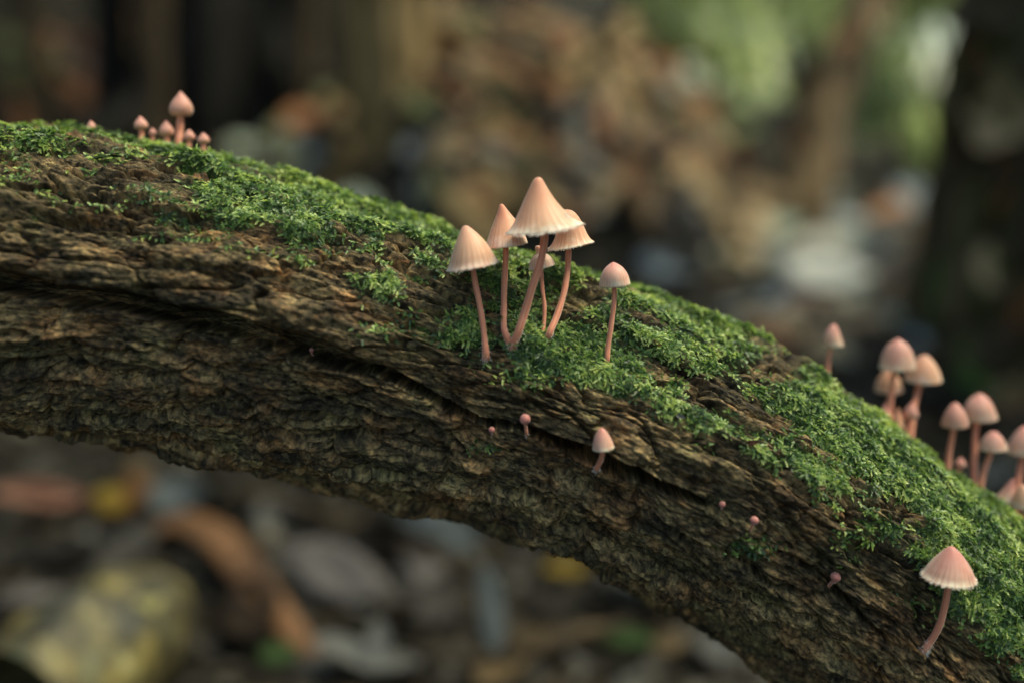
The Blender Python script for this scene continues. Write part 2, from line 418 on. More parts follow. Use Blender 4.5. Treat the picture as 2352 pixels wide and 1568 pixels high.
def build_log():
    xs = np.linspace(LX[0], LX[-1], 4000)
    ys = smooth_interp(xs, LX, LY); rs = smooth_interp(xs, LX, LR); ds = smooth_interp(xs, LX, LD)
    A = P(0, 0, 1)[None] * 0 + np.stack([P(x, y, d) for x, y, d in zip(xs, ys, ds)])
    seg = np.linalg.norm(np.diff(A, axis=0), axis=1); s = np.concatenate([[0], np.cumsum(seg)])
    u = np.linspace(0, s[-1], NU)
    A = np.stack([np.interp(u, s, A[:, k]) for k in range(3)], 1)
    Rr = np.interp(u, s, rs * ds / FPX)
    # a round stem looks slightly larger than its radius at this distance
    Rr = Rr * np.sqrt(1 - (Rr / 0.25) ** 2)
    T = np.gradient(A, axis=0); T /= np.linalg.norm(T, axis=1)[:, None]
    view = A - CAM; view /= np.linalg.norm(view, axis=1)[:, None]
    F = -view; F -= (F * T).sum(1)[:, None] * T; F /= np.linalg.norm(F, axis=1)[:, None]
    U = np.cross(F, T); U *= np.sign(U[:, 2])[:, None]
    th = np.concatenate([np.linspace(R(-98), R(118), N_DENSE), np.linspace(R(118), R(262), N_BACK + 2)[1:-1]])
    NT = len(th)
    ct, st = np.cos(th), np.sin(th)
    def surf(h):
        rr = Rr[:, None] + h
        return A[:, None] + rr[..., None] * (ct[None, :, None] * F[:, None] + st[None, :, None] * U[:, None])
    base = surf(np.zeros((NU, NT)))
    flat = base.reshape(-1, 3)
    bx, by, bd = proj(flat)
    UU = np.repeat(u * 1000, NT); TH = np.tile(th, NU); RR = np.repeat(Rr * 1000, NT)
    cy, cz = RR * np.cos(TH), RR * np.sin(TH)
    q = np.stack([UU, cy, cz], 1)                                   # mm, straightened log
    ctr_y = np.interp(bx, xs, ys)
    front = np.cos(TH) > -0.05

    # ---- where moss grows: an angle above which the log is covered, with bare and extra patches
    tm = np.interp(bx, [-300, 0, 200, 450, 600, 750, 900, 1050, 1200, 1300, 1450, 1600, 1750, 1900, 2050, 2200, 2352, 2600],
                   [20, 22, 25, 28, 30, 28, 25, 22, 13, 10, 19, 19, 20, 18, 20, 16, 10, 8])
    nz = fbm(q * np.array([0.035, 0.07, 0.07]), 4, 0.6)
    nz2 = fbm(q * np.array([0.12, 0.22, 0.22]) + 50, 3, 0.6)
    deg = np.degrees(TH)
    full = np.interp(bx, [-300, 0, 400, 560, 900, 1300, 1500, 3000], [0.20, 0.16, 0.30, 0.80, 0.95, 0.80, 0.88, 1.05])
    full = np.maximum(full, sstep(62, 80, deg) * 0.75)
    mw = sstep(-12, 16, deg - tm + nz * 14 + nz2 * 8) * full + nz * 0.38 + nz2 * 0.38 - 0.21 + 0.50 * fbm(q * np.array([0.03, 0.20, 0.20]) + 500, 3)
    mw = np.where(deg > 125, mw - (deg - 125) / 40, mw)
    mw = mw * sstep(-22, 4, deg - tm)
    for (x, y, rx, ry, wt) in [(170, 292, 130, 26, -.8), (330, 395, 100, 30, -.5), (1000, 690, 85, 28, -.9), (1770, 845, 90, 38, -.75),
                               (1640, 925, 70, 26, -.7), (2090, 1170, 55, 26, -.6), (1330, 690, 65, 22, -.8), (560, 555, 90, 30, -.4),
                               (1440, 870, 70, 25, -.6), (1290, 810, 40, 20, -.4), (620, 400, 40, 20, -.2),
                               (60, 330, 90, 30, .55), (130, 310, 50, 24, .5), (300, 470, 110, 16, .55), (385, 500, 45, 34, .45),
                               (690, 580, 85, 26, .7), (700, 620, 40, 12, .5), (1240, 850, 90, 46, .7), (1240, 800, 60, 30, .3),
                               (1720, 1250, 55, 22, .55), (1110, 1028, 42, 10, .45), (1960, 1230, 60, 50, .5), (1320, 880, 20, 30, .6),
                               (2220, 1390, 90, 46, .65), (2300, 1470, 80, 30, .5), (890, 660, 45, 40, .5), (870, 760, 40, 20, .5),
                               (430, 340, 130, 40, .45), (2250, 1230, 140, 90, .5), (250, 365, 70, 14, .5), (1400, 810, 40, 40, .3),
                               (850, 500, 160, 60, .35), (1900, 940, 140, 60, .3), (2080, 1060, 120, 60, .35)]:
        mw = mw + wt * np.exp(-(((bx - x) / rx) ** 2 + ((by - y) / ry) ** 2)) * (front & (deg > -40))
    mw = np.clip(mw, 0, 1.2)

    # ---- relief, millimetres
    warp = fbm(q * np.array([0.05, 0.11, 0.11]) + 3, 3)
    warp2 = fbm(q * np.array([0.05, 0.11, 0.11]) + 71, 3)
    h = 2.2 * fbm(q * np.array([0.016, 0.035, 0.035]), 3)
    rope = ridged(q * np.array([0.013, 0.085, 0.085]) + np.stack([warp * 0.2, warp * 0.25, warp2 * 0.25], 1), 3, 0.55)
    h = h + 1.9 * (rope - 0.9)
    S = RR * TH
    px_, py_ = (UU + warp * 9) / 23.0, (S + warp2 * 2.6) / 6.4
    f1, f2, cid, ox, oy = worley2(px_, py_, 3)
    edge = f2 - f1
    ph = hash1(cid, 1) - 0.5; tu = hash1(cid, 2) - 0.5; ts = hash1(cid, 3) - 0.5
    pst = 1.0 - 0.6 * np.clip(mw, 0, 1)
    h = h + pst * (2.4 * ph + 1.8 * tu * ox + 2.4 * ts * oy - 2.3 * np.exp(-edge / 0.06) + 0.5 * np.minimum(edge, 0.5))
    g1, g2, gid, gx, gy = worley2((UU + warp2 * 5) / 9.0 + 0.3 * warp, (S + warp * 1.5) / 2.3, 9)
    h = h + pst * (0.7 * (hash1(gid, 4) - 0.5) + 0.9 * (hash1(gid, 5) - 0.5) * gy - 0.6 * np.exp(-(g2 - g1) / 0.11))
    te = fbm(q * np.array([0.06, 0.25, 0.25]) + 29, 4, 0.55) * 3.2
    tfr = te - np.floor(te)
    h = h + 0.20 * (np.floor(te) + sstep(0.0, 0.22, tfr)) * 0.8
    h = h + 0.24 * (ridged(q * np.array([0.09, 0.55, 0.55]) + 5, 3) - 0.8)
    h = h + 0.46 * fbm(q * np.array([0.28, 0.62, 0.62]) + 8, 4, 0.6) * (1 - 0.4 * np.clip(mw, 0, 1))
    # long fissures that open and close along the grain
    fz = perlin(q * np.array([0.022, 0.15, 0.15]) + np.stack([warp * .3, warp2 * .3, warp * .3], 1) + 200)
    fm = sstep(-0.15, 0.25, perlin(q * np.array([0.05, 0.08, 0.08]) + 300))
    h = h - 3.2 * np.exp(-(np.abs(fz) / 0.035) ** 1.5) * fm * (1 - 0.7 * np.clip(mw, 0, 1))
    fz2 = perlin(q * np.array([0.05, 0.36, 0.36]) + np.stack([warp * .4, warp2 * .4, warp * .4], 1) + 400)
    h = h - 1.1 * np.exp(-(np.abs(fz2) / 0.05) ** 1.5) * (1 - 0.7 * np.clip(mw, 0, 1))
    h = h + 0.28 * (ridged(q * np.array([0.55, 1.5, 1.5]) + 15, 2) - 0.7)

    # ---- the long split and smaller clefts, drawn along the log
    under = np.zeros(len(q))
    def cleft(pts, depth, lip=0.0, lipw=60, undercut=0.0):
        nonlocal h
        xx = np.array([p[0] for p in pts], float); yy = np.array([p[1] for p in pts], float); ww = np.array([p[2] for p in pts], float)
        inside = sstep(xx[0] - 8, xx[0] + 25, bx) * sstep(xx[-1] + 8, xx[-1] - 25, bx) * front
        yc = np.interp(bx, xx, yy) + (warp * 9 + nz2 * 7) ; wd = np.interp(bx, xx, ww) * (1 + 0.35 * nz2)
        sl = np.interp(bx, xx, np.gradient(yy, xx))
        d = (by - yc) / np.sqrt(1 + sl * sl)
        up = d < 0
        prof = np.where(up, sstep(1.05, 0.72, -d / np.maximum(wd, 1)), sstep(1.15, 0.62, d / np.maximum(wd, 1)))
        h = h - depth * prof * inside * sstep(0, 6, wd)
        under[:] += undercut * prof * inside * sstep(6, 22, wd)
        if lip:
            h = h + lip * inside * np.exp(-((d + wd * 1.1 + lipw * 0.55) / lipw) ** 2)
    cleft([(-420, 560, 24), (-200, 600, 26), (0, 648, 28), (150, 676, 30), (300, 702, 28), (450, 732, 27), (600, 770, 29), (750, 815, 28), (900, 868, 22),
           (1000, 922, 15), (1100, 966, 11), (1200, 990, 11), (1300, 1030, 16), (1400, 1062, 20), (1500, 1098, 15), (1630, 1150, 4)], 15.0, 2.0, 75, 0.0)
    cleft([(330, 383, 4), (400, 392, 13), (470, 402, 14), (520, 420, 3)], 5.0)
    cleft([(1230, 710, 4), (1330, 735, 9), (1480, 800, 8), (1600, 870, 3)], 4.0)
    cleft([(1840, 1290, 3), (1900, 1330, 8), (1980, 1420, 7), (2060, 1500, 3)], 4.0)
    cleft([(560, 905, 3), (640, 935, 8), (760, 965, 8), (860, 1000, 3)], 3.5)
    cleft([(0, 770, 6), (120, 790, 7), (240, 806, 7), (330, 812, 3)], 3.5)
    cleft([(1100, 1110, 3), (1250, 1150, 7), (1400, 1230, 7), (1500, 1290, 3)], 3.5)
    # the moss cushions swell the surface
    h = h + np.clip(mw, 0, 1) * (0.7 + 0.8 * nz2 + 0.4 * fbm(q * 0.5 + 60, 2))
    h = np.clip(h, -16, 9)
    H = (h / 1000).reshape(NU, NT)
    W = surf(H).reshape(-1, 3) + under[:, None] * np.repeat(U, NT, axis=0)

    # ---- faces; distinct bark plates become their own children
    iu = np.arange(NU - 1)[:, None] * NT; jt = np.arange(NT)[None]
    a = iu + jt; b2 = iu + (jt + 1) % NT
    quads = np.stack([a, a + NT, b2 + NT, b2], -1).reshape(-1, 4)
    ok_v = (edge > 0.10) & (mw < 0.35) & front & (deg > -75) & (deg < 60) & (bx > 0) & (bx < PW) & (by < PH)
    fc = cid[quads]
    okf = ok_v[quads].all(1) & (fc == fc[:, :1]).all(1)
    ids, cnt = np.unique(fc[okf, 0], return_counts=True)
    order = np.argsort(-cnt)
    chosen = ids[order][(cnt[order] > 220)][:120]
    fid = np.where(okf & np.isin(fc[:, 0], chosen), fc[:, 0], -1)
    plate = hash1(cid, 7) * 0.6 + hash1(gid, 8) * 0.4
    def sub(name, fmask, parent=None):
        qd = quads[fmask]
        used, inv = np.unique(qd, return_inverse=True)
        me = fast_mesh(name, W[used], inv.reshape(-1, 4))
        attr(me, 'log_co', q[used], 'FLOAT_VECTOR'); attr(me, 'moss', mw[used]); attr(me, 'plate', plate[used])
        return link(name, me, M_BARK, parent)
    log = sub('fallen_log', fid == -1)
    tag(log, 'dark rough-barked fallen log sloping down, split by a long crack and topped with moss', 'log')
    for c in chosen:
        sub('bark_plate', fid == c, log)
    # sawn-off ends are out of view: close them with end grain discs
    for k, nm in ((0, 'end_grain'), (NU - 1, 'end_grain')):
        ring = W.reshape(NU, NT, 3)[k]; cv = ring.mean(0)
        vv = np.vstack([ring, cv[None]]); tri = [(j, (j + 1) % NT, NT) for j in range(NT)]
        me = fast_mesh(nm, vv, np.array(tri), False, True)
        link(nm, me, flat_mat('end_grain', (0.14, 0.09, 0.05), scale=80), log)

    Wg = W.reshape(NU, NT, 3)
    return dict(W=W, Wg=Wg, th=th, TH=TH, mw=mw, A=A, T=T, F=F, U=U, NT=NT, bx=bx, by=by, deg=deg, nz2=nz2, u=u)

LOG = build_log()
_wx, _wy, _wd = proj(LOG['W'])
_fr = (np.cos(LOG['TH']) > 0.02)

def on_log(x, y):
    """nearest visible point of the log surface to (x, y) in the view"""
    k = np.argmin((_wx - x) ** 2 + (_wy - y) ** 2 + np.where(_fr, 0, 1e9))
    return LOG['W'][k], _wd[k], k

def over_log(x, deg):
    """point on the far side of the crest at angle deg"""
    k = np.argmin(((_wx - x) / 4) ** 2 + (LOG['deg'] - deg) ** 2 * 4)
    return LOG['W'][k], _wd[k], k

# ------------------------------------------------------------------ moss shoots
def build_moss():
    Wg, NT = LOG['Wg'], LOG['NT']
    nu = Wg.shape[0]
    gu = np.gradient(Wg, axis=0); gt = np.gradient(Wg, axis=1)
    N = np.cross(gu, gt); area = np.linalg.norm(N, axis=2); N = N / np.maximum(area, 1e-12)[..., None]
    outw = LOG['F'][:, None] * np.cos(LOG['th'])[None, :, None] + LOG['U'][:, None] * np.sin(LOG['th'])[None, :, None]
    N *= np.sign((N * outw).sum(2))[..., None]
    N = N * 0.6 + outw * 0.6
    N /= np.linalg.norm(N, axis=2)[..., None]
    Nf = N.reshape(-1, 3); af = area.ravel().clip(0, np.percentile(area, 97))
    vis = (LOG['deg'] > -60) & (LOG['deg'] < 150) & (_wx > -150) & (_wx < PW + 150)
    wgt = af * (sstep(0.12, 0.85, LOG['mw']) + 0.06 * sstep(0.02, 0.10, LOG['mw'])) * np.where(LOG['deg'] > 118, 0.35, 1) * vis
    wgt = wgt / wgt.sum()
    n = 92000
    r = np.random.default_rng(3)
    k = r.choice(len(wgt), n, p=wgt)
    p0 = LOG['W'][k] + r.normal(0, 0.00012, (n, 3)); nn = Nf[k]; mwk = LOG['mw'][k]
    # shoots lie along the surface, mostly streaming down slope and along the log
    rd = r.normal(size=(n, 3)); rd[:, 2] -= 0.35
    rd -= (rd * nn).sum(1)[:, None] * nn; rd /= np.linalg.norm(rd, axis=1)[:, None]
    lift = r.uniform(0.05, 0.55, n)
    d = rd + nn * lift[:, None]; d /= np.linalg.norm(d, axis=1)[:, None]
    L = r.uniform(0.0007, 0.0019, n) * (0.65 + 0.5 * np.clip(mwk, 0, 1))
    side = np.cross(d, nn); side /= np.linalg.norm(side, axis=1)[:, None]
    up = np.cross(side, d)
    NL = 12
    V = np.zeros((n, NL, 3, 3), np.float32)
    for j in range(NL):
        t = (j + 1) / NL
        sgn = 1 if j % 2 == 0 else -1
        c = p0 + d * (L * t)[:, None] - up * (L * 0.35 * t * t * lift)[:, None]
        ll = (0.00032 + 0.00024 * r.random(n)) * (1.1 - 0.5 * t)
        if j == NL - 1:
            ax = d
        else:
            ax = d * 0.55 + side * sgn * r.uniform(0.6, 1.0, n)[:, None] + up * r.uniform(-0.1, 0.55, n)[:, None]
            ax = ax / np.linalg.norm(ax, axis=1)[:, None]
        wv = np.cross(ax, up); wv /= np.maximum(np.linalg.norm(wv, axis=1), 1e-9)[:, None]
        hw = (ll * r.uniform(0.34, 0.50, n))[:, None]
        V[:, j, 0] = c - wv * hw * 1.0; V[:, j, 1] = c + wv * hw * 1.0; V[:, j, 2] = c + ax * ll[:, None]
    V = V.reshape(-1, 3)
    tri = np.arange(len(V)).reshape(-1, 3)
    cl = fbm(LOG['W'][k] * 160, 3)
    tint = np.clip(0.50 + 0.46 * cl + r.normal(0, 0.18, n), 0, 1)
    tint = np.repeat(tint, NL * 3).reshape(n, NL, 3) + np.linspace(-0.16, 0.24, NL)[None, :, None]
    me = fast_mesh('moss', V, tri, False, True)
    attr(me, 'tint', np.clip(tint, 0, 1).ravel())
    o = link('moss', me, M_MOSS)
    tag(o, 'bright green feathery moss growing along the top of the fallen log', 'moss', kind='stuff')
build_moss()

# ------------------------------------------------------------------ mushrooms
PROFILES = {   # (radius fraction, height fraction) from the tip down to the margin
    'cone': [(0, 1.0), (.075, .985), (.13, .94), (.20, .85), (.34, .66), (.49, .47), (.62, .32), (.74, .19), (.86, .085), (1.0, 0.0)],
    'bell': [(0, 1.0), (.09, .98), (.18, .92), (.32, .80), (.50, .62), (.66, .43), (.78, .27), (.87, .13), (.94, .05), (1.0, 0.0)],
    'flare': [(0, 1.0), (.15, .985), (.30, .93), (.42, .82), (.51, .65), (.59, .47), (.67, .30), (.78, .15), (.90, .05), (1.0, 0.0)],
    'dome': [(0, 1.0), (.10, .985), (.24, .93), (.44, .80), (.64, .62), (.79, .43), (.89, .26), (.95, .12), (.98, .04), (1.0, 0.0)],
    'egg': [(0, 1.0), (.08, .985), (.15, .92), (.30, .77), (.52, .58), (.73, .38), (.87, .21), (.95, .09), (.98, .03), (1.0, 0.0)],
    'round': [(0, 1.0), (.07, .99), (.16, .955), (.34, .88), (.58, .74), (.77, .56), (.90, .35), (.96, .17), (.985, .07), (1.0, 0.0)],
    'bud': [(0, 1.0), (.10, .96), (.22, .87), (.48, .68), (.74, .49), (.92, .29), (1.0, .10), (.96, -.06), (.86, -.16), (.70, -.22)],
    'pin': [(0, 1.0), (.30, .96), (.60, .80), (.85, .52), (.98, .2), (1.0, -.1), (.9, -.45), (.70, -.72), (.45, -.9), (.3, -.95)],
    'knob': [(0, 1.0), (.16, .97), (.21, .88), (.20, .76), (.22, .66), (.38, .60), (.64, .48), (.84, .30), (.95, .12), (1.0, 0.0)],
}

def catmull(pts, n):
    pts = np.array(pts, float)
    s = np.concatenate([[0], np.cumsum(np.linalg.norm(np.diff(pts, axis=0), axis=1))])
    q = np.linspace(0, s[-1], n)
    return np.stack([smooth_interp(q, s, pts[:, k]) for k in range(pts.shape[1])], 1), q / s[-1]

def uv_grid(me, na, u_of, v_of):
    uvl = me.uv_layers.new(name='UVMap')
    li = np.zeros(len(me.loops), np.int32); me.loops.foreach_get('vertex_index', li)
    uv = np.stack([u_of[li], v_of[li]], 1).astype(np.float32)
    uvl.data.foreach_set('uv', uv.ravel())

MUSH = []
def mushroom(label, cap, stem, width, shape='bell', base=None, dz=0.0, mat=None, group=None, fringe=0, fuzz=0, tilt=0.20,
             bulb=1.25, deg=None, striate=0.02, wob=0.03, na=72, taper=0.88):
    """cap: (apex, rim_left, rim_right) and stem: [top ... base] as seen in the view; the base stands on the log"""
    r = np.random.default_rng(len(MUSH) + 100)
    bxp, byp = stem[-1]
    if deg is not None and bxp > 1400: deg = deg + 11
    if deg is None:
        bp, bd, _ = on_log(bxp, byp)
    else:
        bp, bd, _ = over_log(bxp, deg)
    cd = bd + dz
    if deg is None:
        for q_ in (cap[1], cap[2], ((cap[1][0] + cap[2][0]) / 2, (cap[1][1] + cap[2][1]) / 2), stem[0]):
            _, ld, kk = on_log(*q_)
            if math.hypot(_wx[kk] - q_[0], _wy[kk] - q_[1]) < 6:
                cd = min(cd, ld - 0.55 * abs(cap[2][0] - cap[1][0]) / 2 * bd / FPX)
    root = empty('mushroom', bp)
    tag(root, label, 'mushroom', group)
    pxm = bd / FPX
    # ---- stem
    sp = list(stem)
    m = len(sp)
    pts = []
    for i, (x, y) in enumerate(sp):
        f = i / (m - 1)
        dd = cd + (bd - cd) * f
        if deg is None and 0 < i < m - 1:
            _, ld, kk = on_log(x, y)
            if math.hypot(_wx[kk] - x, _wy[kk] - y) < 6: dd = min(dd, ld - width * 0.7 * bd / FPX)
        pts.append(P(x, y, dd))
    if deg is not None: pts[-1] = bp
    apex, rl, rr_ = cap
    rc = ((rl[0] + rr_[0]) / 2, (rl[1] + rr_[1]) / 2)
    hw = math.hypot(rr_[0] - rl[0], rr_[1] - rl[1]) / 2 * cd / FPX
    # axis of the cap: in the view plane plus a lean to the viewer
    ax2 = np.array([apex[0] - rc[0], -(apex[1] - rc[1])], float); hgt = np.linalg.norm(ax2) * cd / FPX
    e = (RGT * ax2[0] + UPV * ax2[1]); e /= np.linalg.norm(e)
    ax = e - FWD * tilt; ax /= np.linalg.norm(ax)
    C = P(rc[0], rc[1], cd)
    inner_top = C + ax * hgt * (0.35 if shape not in ('bud', 'pin') else 0.1)
    pts = [inner_top] + pts
    below = pts[-1] - (UPV * 0.4 - FWD * 0.9) * 0.0014           # rooted just under the bark
    pts = pts + [below]
    cl, tt = catmull(pts[::-1], 44)
    ns = 16
    rad0 = width / 2 * pxm
    rad = rad0 * (1 - (1 - taper) * tt) * (1 + (bulb - 1) * np.exp(-(tt / 0.09) ** 2)) * (1 + 0.04 * np.sin(tt * 23 + r.random() * 6))
    T = np.gradient(cl, axis=0); T /= np.linalg.norm(T, axis=1)[:, None]
    n0 = np.cross(T, FWD); n0 /= np.linalg.norm(n0, axis=1)[:, None]; n1 = np.cross(T, n0)
    an = np.arange(ns) * 2 * math.pi / ns
    ring = cl[:, None] + rad[:, None, None] * (np.cos(an)[None, :, None] * n0[:, None] + np.sin(an)[None, :, None] * n1[:, None])
    v = ring.reshape(-1, 3)
    i = np.arange(43)[:, None] * ns; j = np.arange(ns)[None]
    qd = np.stack([i + j, i + (j + 1) % ns, i + ns + (j + 1) % ns, i + ns + j], -1).reshape(-1, 4)
    me = fast_mesh('stem', v - bp, qd)
    uv_grid(me, ns, np.tile(np.arange(ns) / ns, 44), np.repeat(tt, ns))
    so_ = link('stem', me, M_STEM, root); so_.matrix_parent_inverse = Matrix()
    if fuzz:
        vv = []; ff = []
        for _ in range(fuzz):
            t0 = abs(r.normal(0, 0.07)) + 0.03; k = int(min(42, t0 * 43)); a = r.random() * 6.28
            o_ = math.cos(a) * n0[k] + math.sin(a) * n1[k]
            c = cl[k] + o_ * rad[k] * 0.95
            dr = o_ + r.normal(0, .5, 3) - np.array([0, 0, .35]); dr /= np.linalg.norm(dr)
            ln = rad0 * r.uniform(0.35, 1.1) * (1.3 - t0 * 2)
            wv = np.cross(dr, r.normal(size=3)); wv *= 0.00006 / np.linalg.norm(wv)
            mid = c + dr * ln * .55 + np.array([0, 0, -.1]) * ln
            b0 = len(vv); vv += [c - wv, c + wv, mid + wv * .8, mid - wv * .8, c + dr * ln + np.array([0, 0, -.35]) * ln]
            ff += [(b0, b0 + 1, b0 + 2, b0 + 3), (b0 + 3, b0 + 2, b0 + 4)]
        me = bpy.data.meshes.new('base_fuzz'); me.from_pydata([tuple(x - bp) for x in vv], [], ff)
        fo = link('base_fuzz', me, M_FUZZ, so_); fo.matrix_parent_inverse = Matrix()
    # ---- cap: outside, rolled margin, inside
    prof, sv = catmull(PROFILES[shape], 30)
    closed = shape in ('bud', 'pin')
    b0 = np.cross(ax, RGT); b0 /= np.linalg.norm(b0); b1 = np.cross(ax, b0)
    an = np.arange(na) * 2 * math.pi / na
    ph = r.random(6) * 6.28
    nst = r.integers(22, 28)
    lob = sum(wob / (k + 1) * np.sin((k + 2) * an + ph[k]) for k in range(4))
    stri = np.cos(an * nst + 0.7 * np.sin(an * 3 + ph[4])) * 0.6 + 0.4 * r.normal(0, 1, na)
    rows = []; vrow = []
    skw = (b0 * r.normal(0, 1) + b1 * r.normal(0, 1)) * hw * (0.05 if hw > .002 else .03)
    for k in range(30):
        rf, hf = prof[k]
        f = sv[k]
        m1 = 1 + lob * f * f + stri * striate * sstep(0.3, 1.0, f) * 0.6
        hh = hf * hgt + (0 if closed else lob * 0.45 * hgt * f ** 5 + stri * striate * 0.2 * hgt * f ** 10) + r.normal(0, 0.004 * hgt, na) * f ** 8
        rows.append(C + (rf * hw * m1)[:, None] * (np.cos(an)[:, None] * b0 + np.sin(an)[:, None] * b1) + ax * hh[:, None] + skw * math.sin(math.pi * min(1, max(0, hf)))); vrow.append(f)
    if not closed:
        lobm = 1 + lob + stri * striate * 0.5
        for (rf, hf, f) in ((0.985, -0.012, 1.0), (0.95, 0.012, 0.98), (0.80, 0.12, .9), (0.55, 0.34, .9), (0.30, 0.60, .9), (0.04, 0.72, .9)):
            ring_r = rf * hw * lobm if shape != 'flare' else np.minimum(rf, 0.95 if rf > .9 else rf * .8) * hw * lobm
            rows.append(C + ring_r[:, None] * (np.cos(an)[:, None] * b0 + np.sin(an)[:, None] * b1) + ax * (hf * hgt * (0.9 if shape != 'knob' else .6)))
            vrow.append(f)
    else:
        for (rf, f) in ((0.35, .9), (0.02, .9)):
            rows.append(C + rf * hw * (np.cos(an)[:, None] * b0 + np.sin(an)[:, None] * b1) + ax * (hgt * (prof[-1][1] - 0.02))); vrow.append(f)
    v = np.concatenate(rows); nr = len(rows)
    i = np.arange(nr - 1)[:, None] * na; j = np.arange(na)[None]
    qd = np.stack([i + j, i + na + j, i + na + (j + 1) % na, i + (j + 1) % na], -1).reshape(-1, 4)
    me = fast_mesh('cap', v - bp, qd)
    uv_grid(me, na, np.tile(np.abs(np.linspace(-1, 1, na)), nr), np.repeat(np.array(vrow), na))
    co = link('cap', me, mat or M_CAP, root); co.matrix_parent_inverse = Matrix()
    if not closed and hw > 0.0022:                              # gills: thin plates under the cap
        vv = []; ff = []
        ng = 26
        for g in range(ng):
            a = g * 2 * math.pi / ng; o_ = math.cos(a) * b0 + math.sin(a) * b1
            rr0 = hw * (0.90 if shape != 'flare' else 0.72); k = len(vv)
            sdv = np.cross(o_, ax) * hw * 0.006
            for (rf, hf) in ((1.0, 0.03), (0.6, 0.30), (0.14, 0.62), (0.14, 0.40), (0.6, 0.13)):
                pt = C + o_ * rr0 * rf + ax * hf * hgt * .85
                vv += [pt - sdv, pt + sdv]
            ff += [(k, k + 2, k + 8), (k + 1, k + 9, k + 3), (k + 2, k + 4, k + 6, k + 8), (k + 3, k + 9, k + 7, k + 5), (k, k + 8, k + 9, k + 1), (k + 8, k + 6, k + 7, k + 9)]
        me = bpy.data.meshes.new('gills'); me.from_pydata([tuple(x - bp) for x in vv], [], ff)
        go = link('gills', me, M_GILL, co); go.matrix_parent_inverse = Matrix()
    if fringe:                                                  # ragged pale teeth hanging from the margin
        vv = []; ff = []
        k0 = rows[29]; kd = rows[29] - rows[27]
        for g in range(fringe):
            a = r.random() * na; i0 = int(a) % na; i1 = (i0 + 1) % na; f = a - int(a)
            c = k0[i0] * (1 - f) + k0[i1] * f; dr = kd[i0] / np.linalg.norm(kd[i0]) + r.normal(0, .25, 3); dr /= np.linalg.norm(dr)
            tg = (k0[i1] - k0[i0]); tg /= np.linalg.norm(tg)
            ln = hw * r.uniform(0.02, 0.115); wv = tg * hw * r.uniform(0.010, 0.022)
            b_ = len(vv); c = c - dr * hw * 0.02
            vv += [c - wv, c + wv, c + dr * ln + wv * .5, c + dr * ln - wv * .5]
            ff += [(b_, b_ + 1, b_ + 2, b_ + 3)]
        me = bpy.data.meshes.new('margin_fringe'); me.from_pydata([tuple(x - bp) for x in vv], [], ff)
        fo = link('margin_fringe', me, M_FRINGE, co); fo.matrix_parent_inverse = Matrix()
    MUSH.append(root)
    return root

Z1 = lambda x, y: (987.9 + x * .3180, 376.3 + y * .3180)
Z6 = lambda x, y: (1881.6 + x * .2802, 1129 + y * .2802)
Z4 = lambda x, y: (1034.9 + x * .36, 846.7 + y * .36)
Z5 = lambda x, y: (1834.6 + x * .33, 705.6 + y * .33)
Z2 = lambda x, y: (x * .33, 188.2 + y * .33)
def zz(f, *pts): return [f(*p) for p in pts]

mushroom('pale peach bell mushroom with a straight stem, leaning away from the tall cluster beside it',
         zz(Z1, (253, 447), (107, 762), (503, 716)), zz(Z1, (308, 757), (330, 880), (360, 1030), (387, 1210), (405, 1388)), 14.5, 'bell',
         mat=M_CAP, fringe=60, fuzz=70, bulb=1.6, striate=0.045)
mushroom('peach bell mushroom half hidden behind the tallest cone cap, sharing its stem base',
         zz(Z1, (513, 293), (393, 590), (706, 585)), zz(Z1, (547, 625), (537, 850), (532, 1080), (545, 1230), (585, 1315)), 15.5, 'egg',
         dz=0.0055, mat=M_CAP_ORANGE, fringe=50, fuzz=70, bulb=1.35, striate=0.04)
mushroom('tallest orange-pink cone mushroom with ragged white margin and a slanting stem',
         zz(Z1, (775, 103), (556, 512), (1093, 434)), zz(Z1, (826, 520), (800, 700), (735, 900), (682, 1080), (632, 1230), (597, 1318)), 19, 'cone',
         dz=-0.004, mat=M_CAP_ORANGE, fringe=300, fuzz=110, bulb=1.25, tilt=0.19, striate=0.02, wob=0.035, na=96)
mushroom('orange mushroom with flared ragged margin and bent stem tucked behind the tallest cap',
         zz(Z1, (968, 335), (852, 622), (1183, 560)), zz(Z1, (1000, 600), (990, 790), (962, 950), (915, 1100), (858, 1240)), 15.5, 'flare',
         dz=0.0065, mat=M_CAP_ORANGE, fringe=200, fuzz=40, bulb=1.3, striate=0.06, wob=0.04)
mushroom('small pale mushroom with a round knob on its cap, behind the slanting stem',
         zz(Z1, (772, 592), (712, 752), (906, 742)), zz(Z1, (805, 780), (811, 900), (826, 1020), (822, 1150), (814, 1222)), 10, 'knob',
         dz=0.0035, mat=M_CAP_SHADE_OFFSET, fuzz=16, striate=0.01, tilt=0.2)
mushroom('slender pink-domed mushroom standing alone in the moss beside the tall cluster',
         zz(Z1, (1318, 710), (1222, 884), (1447, 866)), zz(Z1, (1332, 905), (1324, 1040), (1303, 1200), (1284, 1330), (1276, 1432)), 12.5, 'round',
         mat=M_CAP_PINK, fringe=40, fuzz=16, bulb=1.1, striate=0.012)
mushroom('pinkish bell mushroom with scalloped pale rim and curved stem, below the wide mossy slope',
         zz(Z6, (1065, 430), (833, 678), (1277, 712)), zz(Z6, (1056, 780), (1030, 930), (985, 1090), (925, 1205), (850, 1295)), 16.5, 'bell',
         mat=M_CAP_PINK, fringe=150, fuzz=420, bulb=1.35, striate=0.04, wob=0.025, na=96)
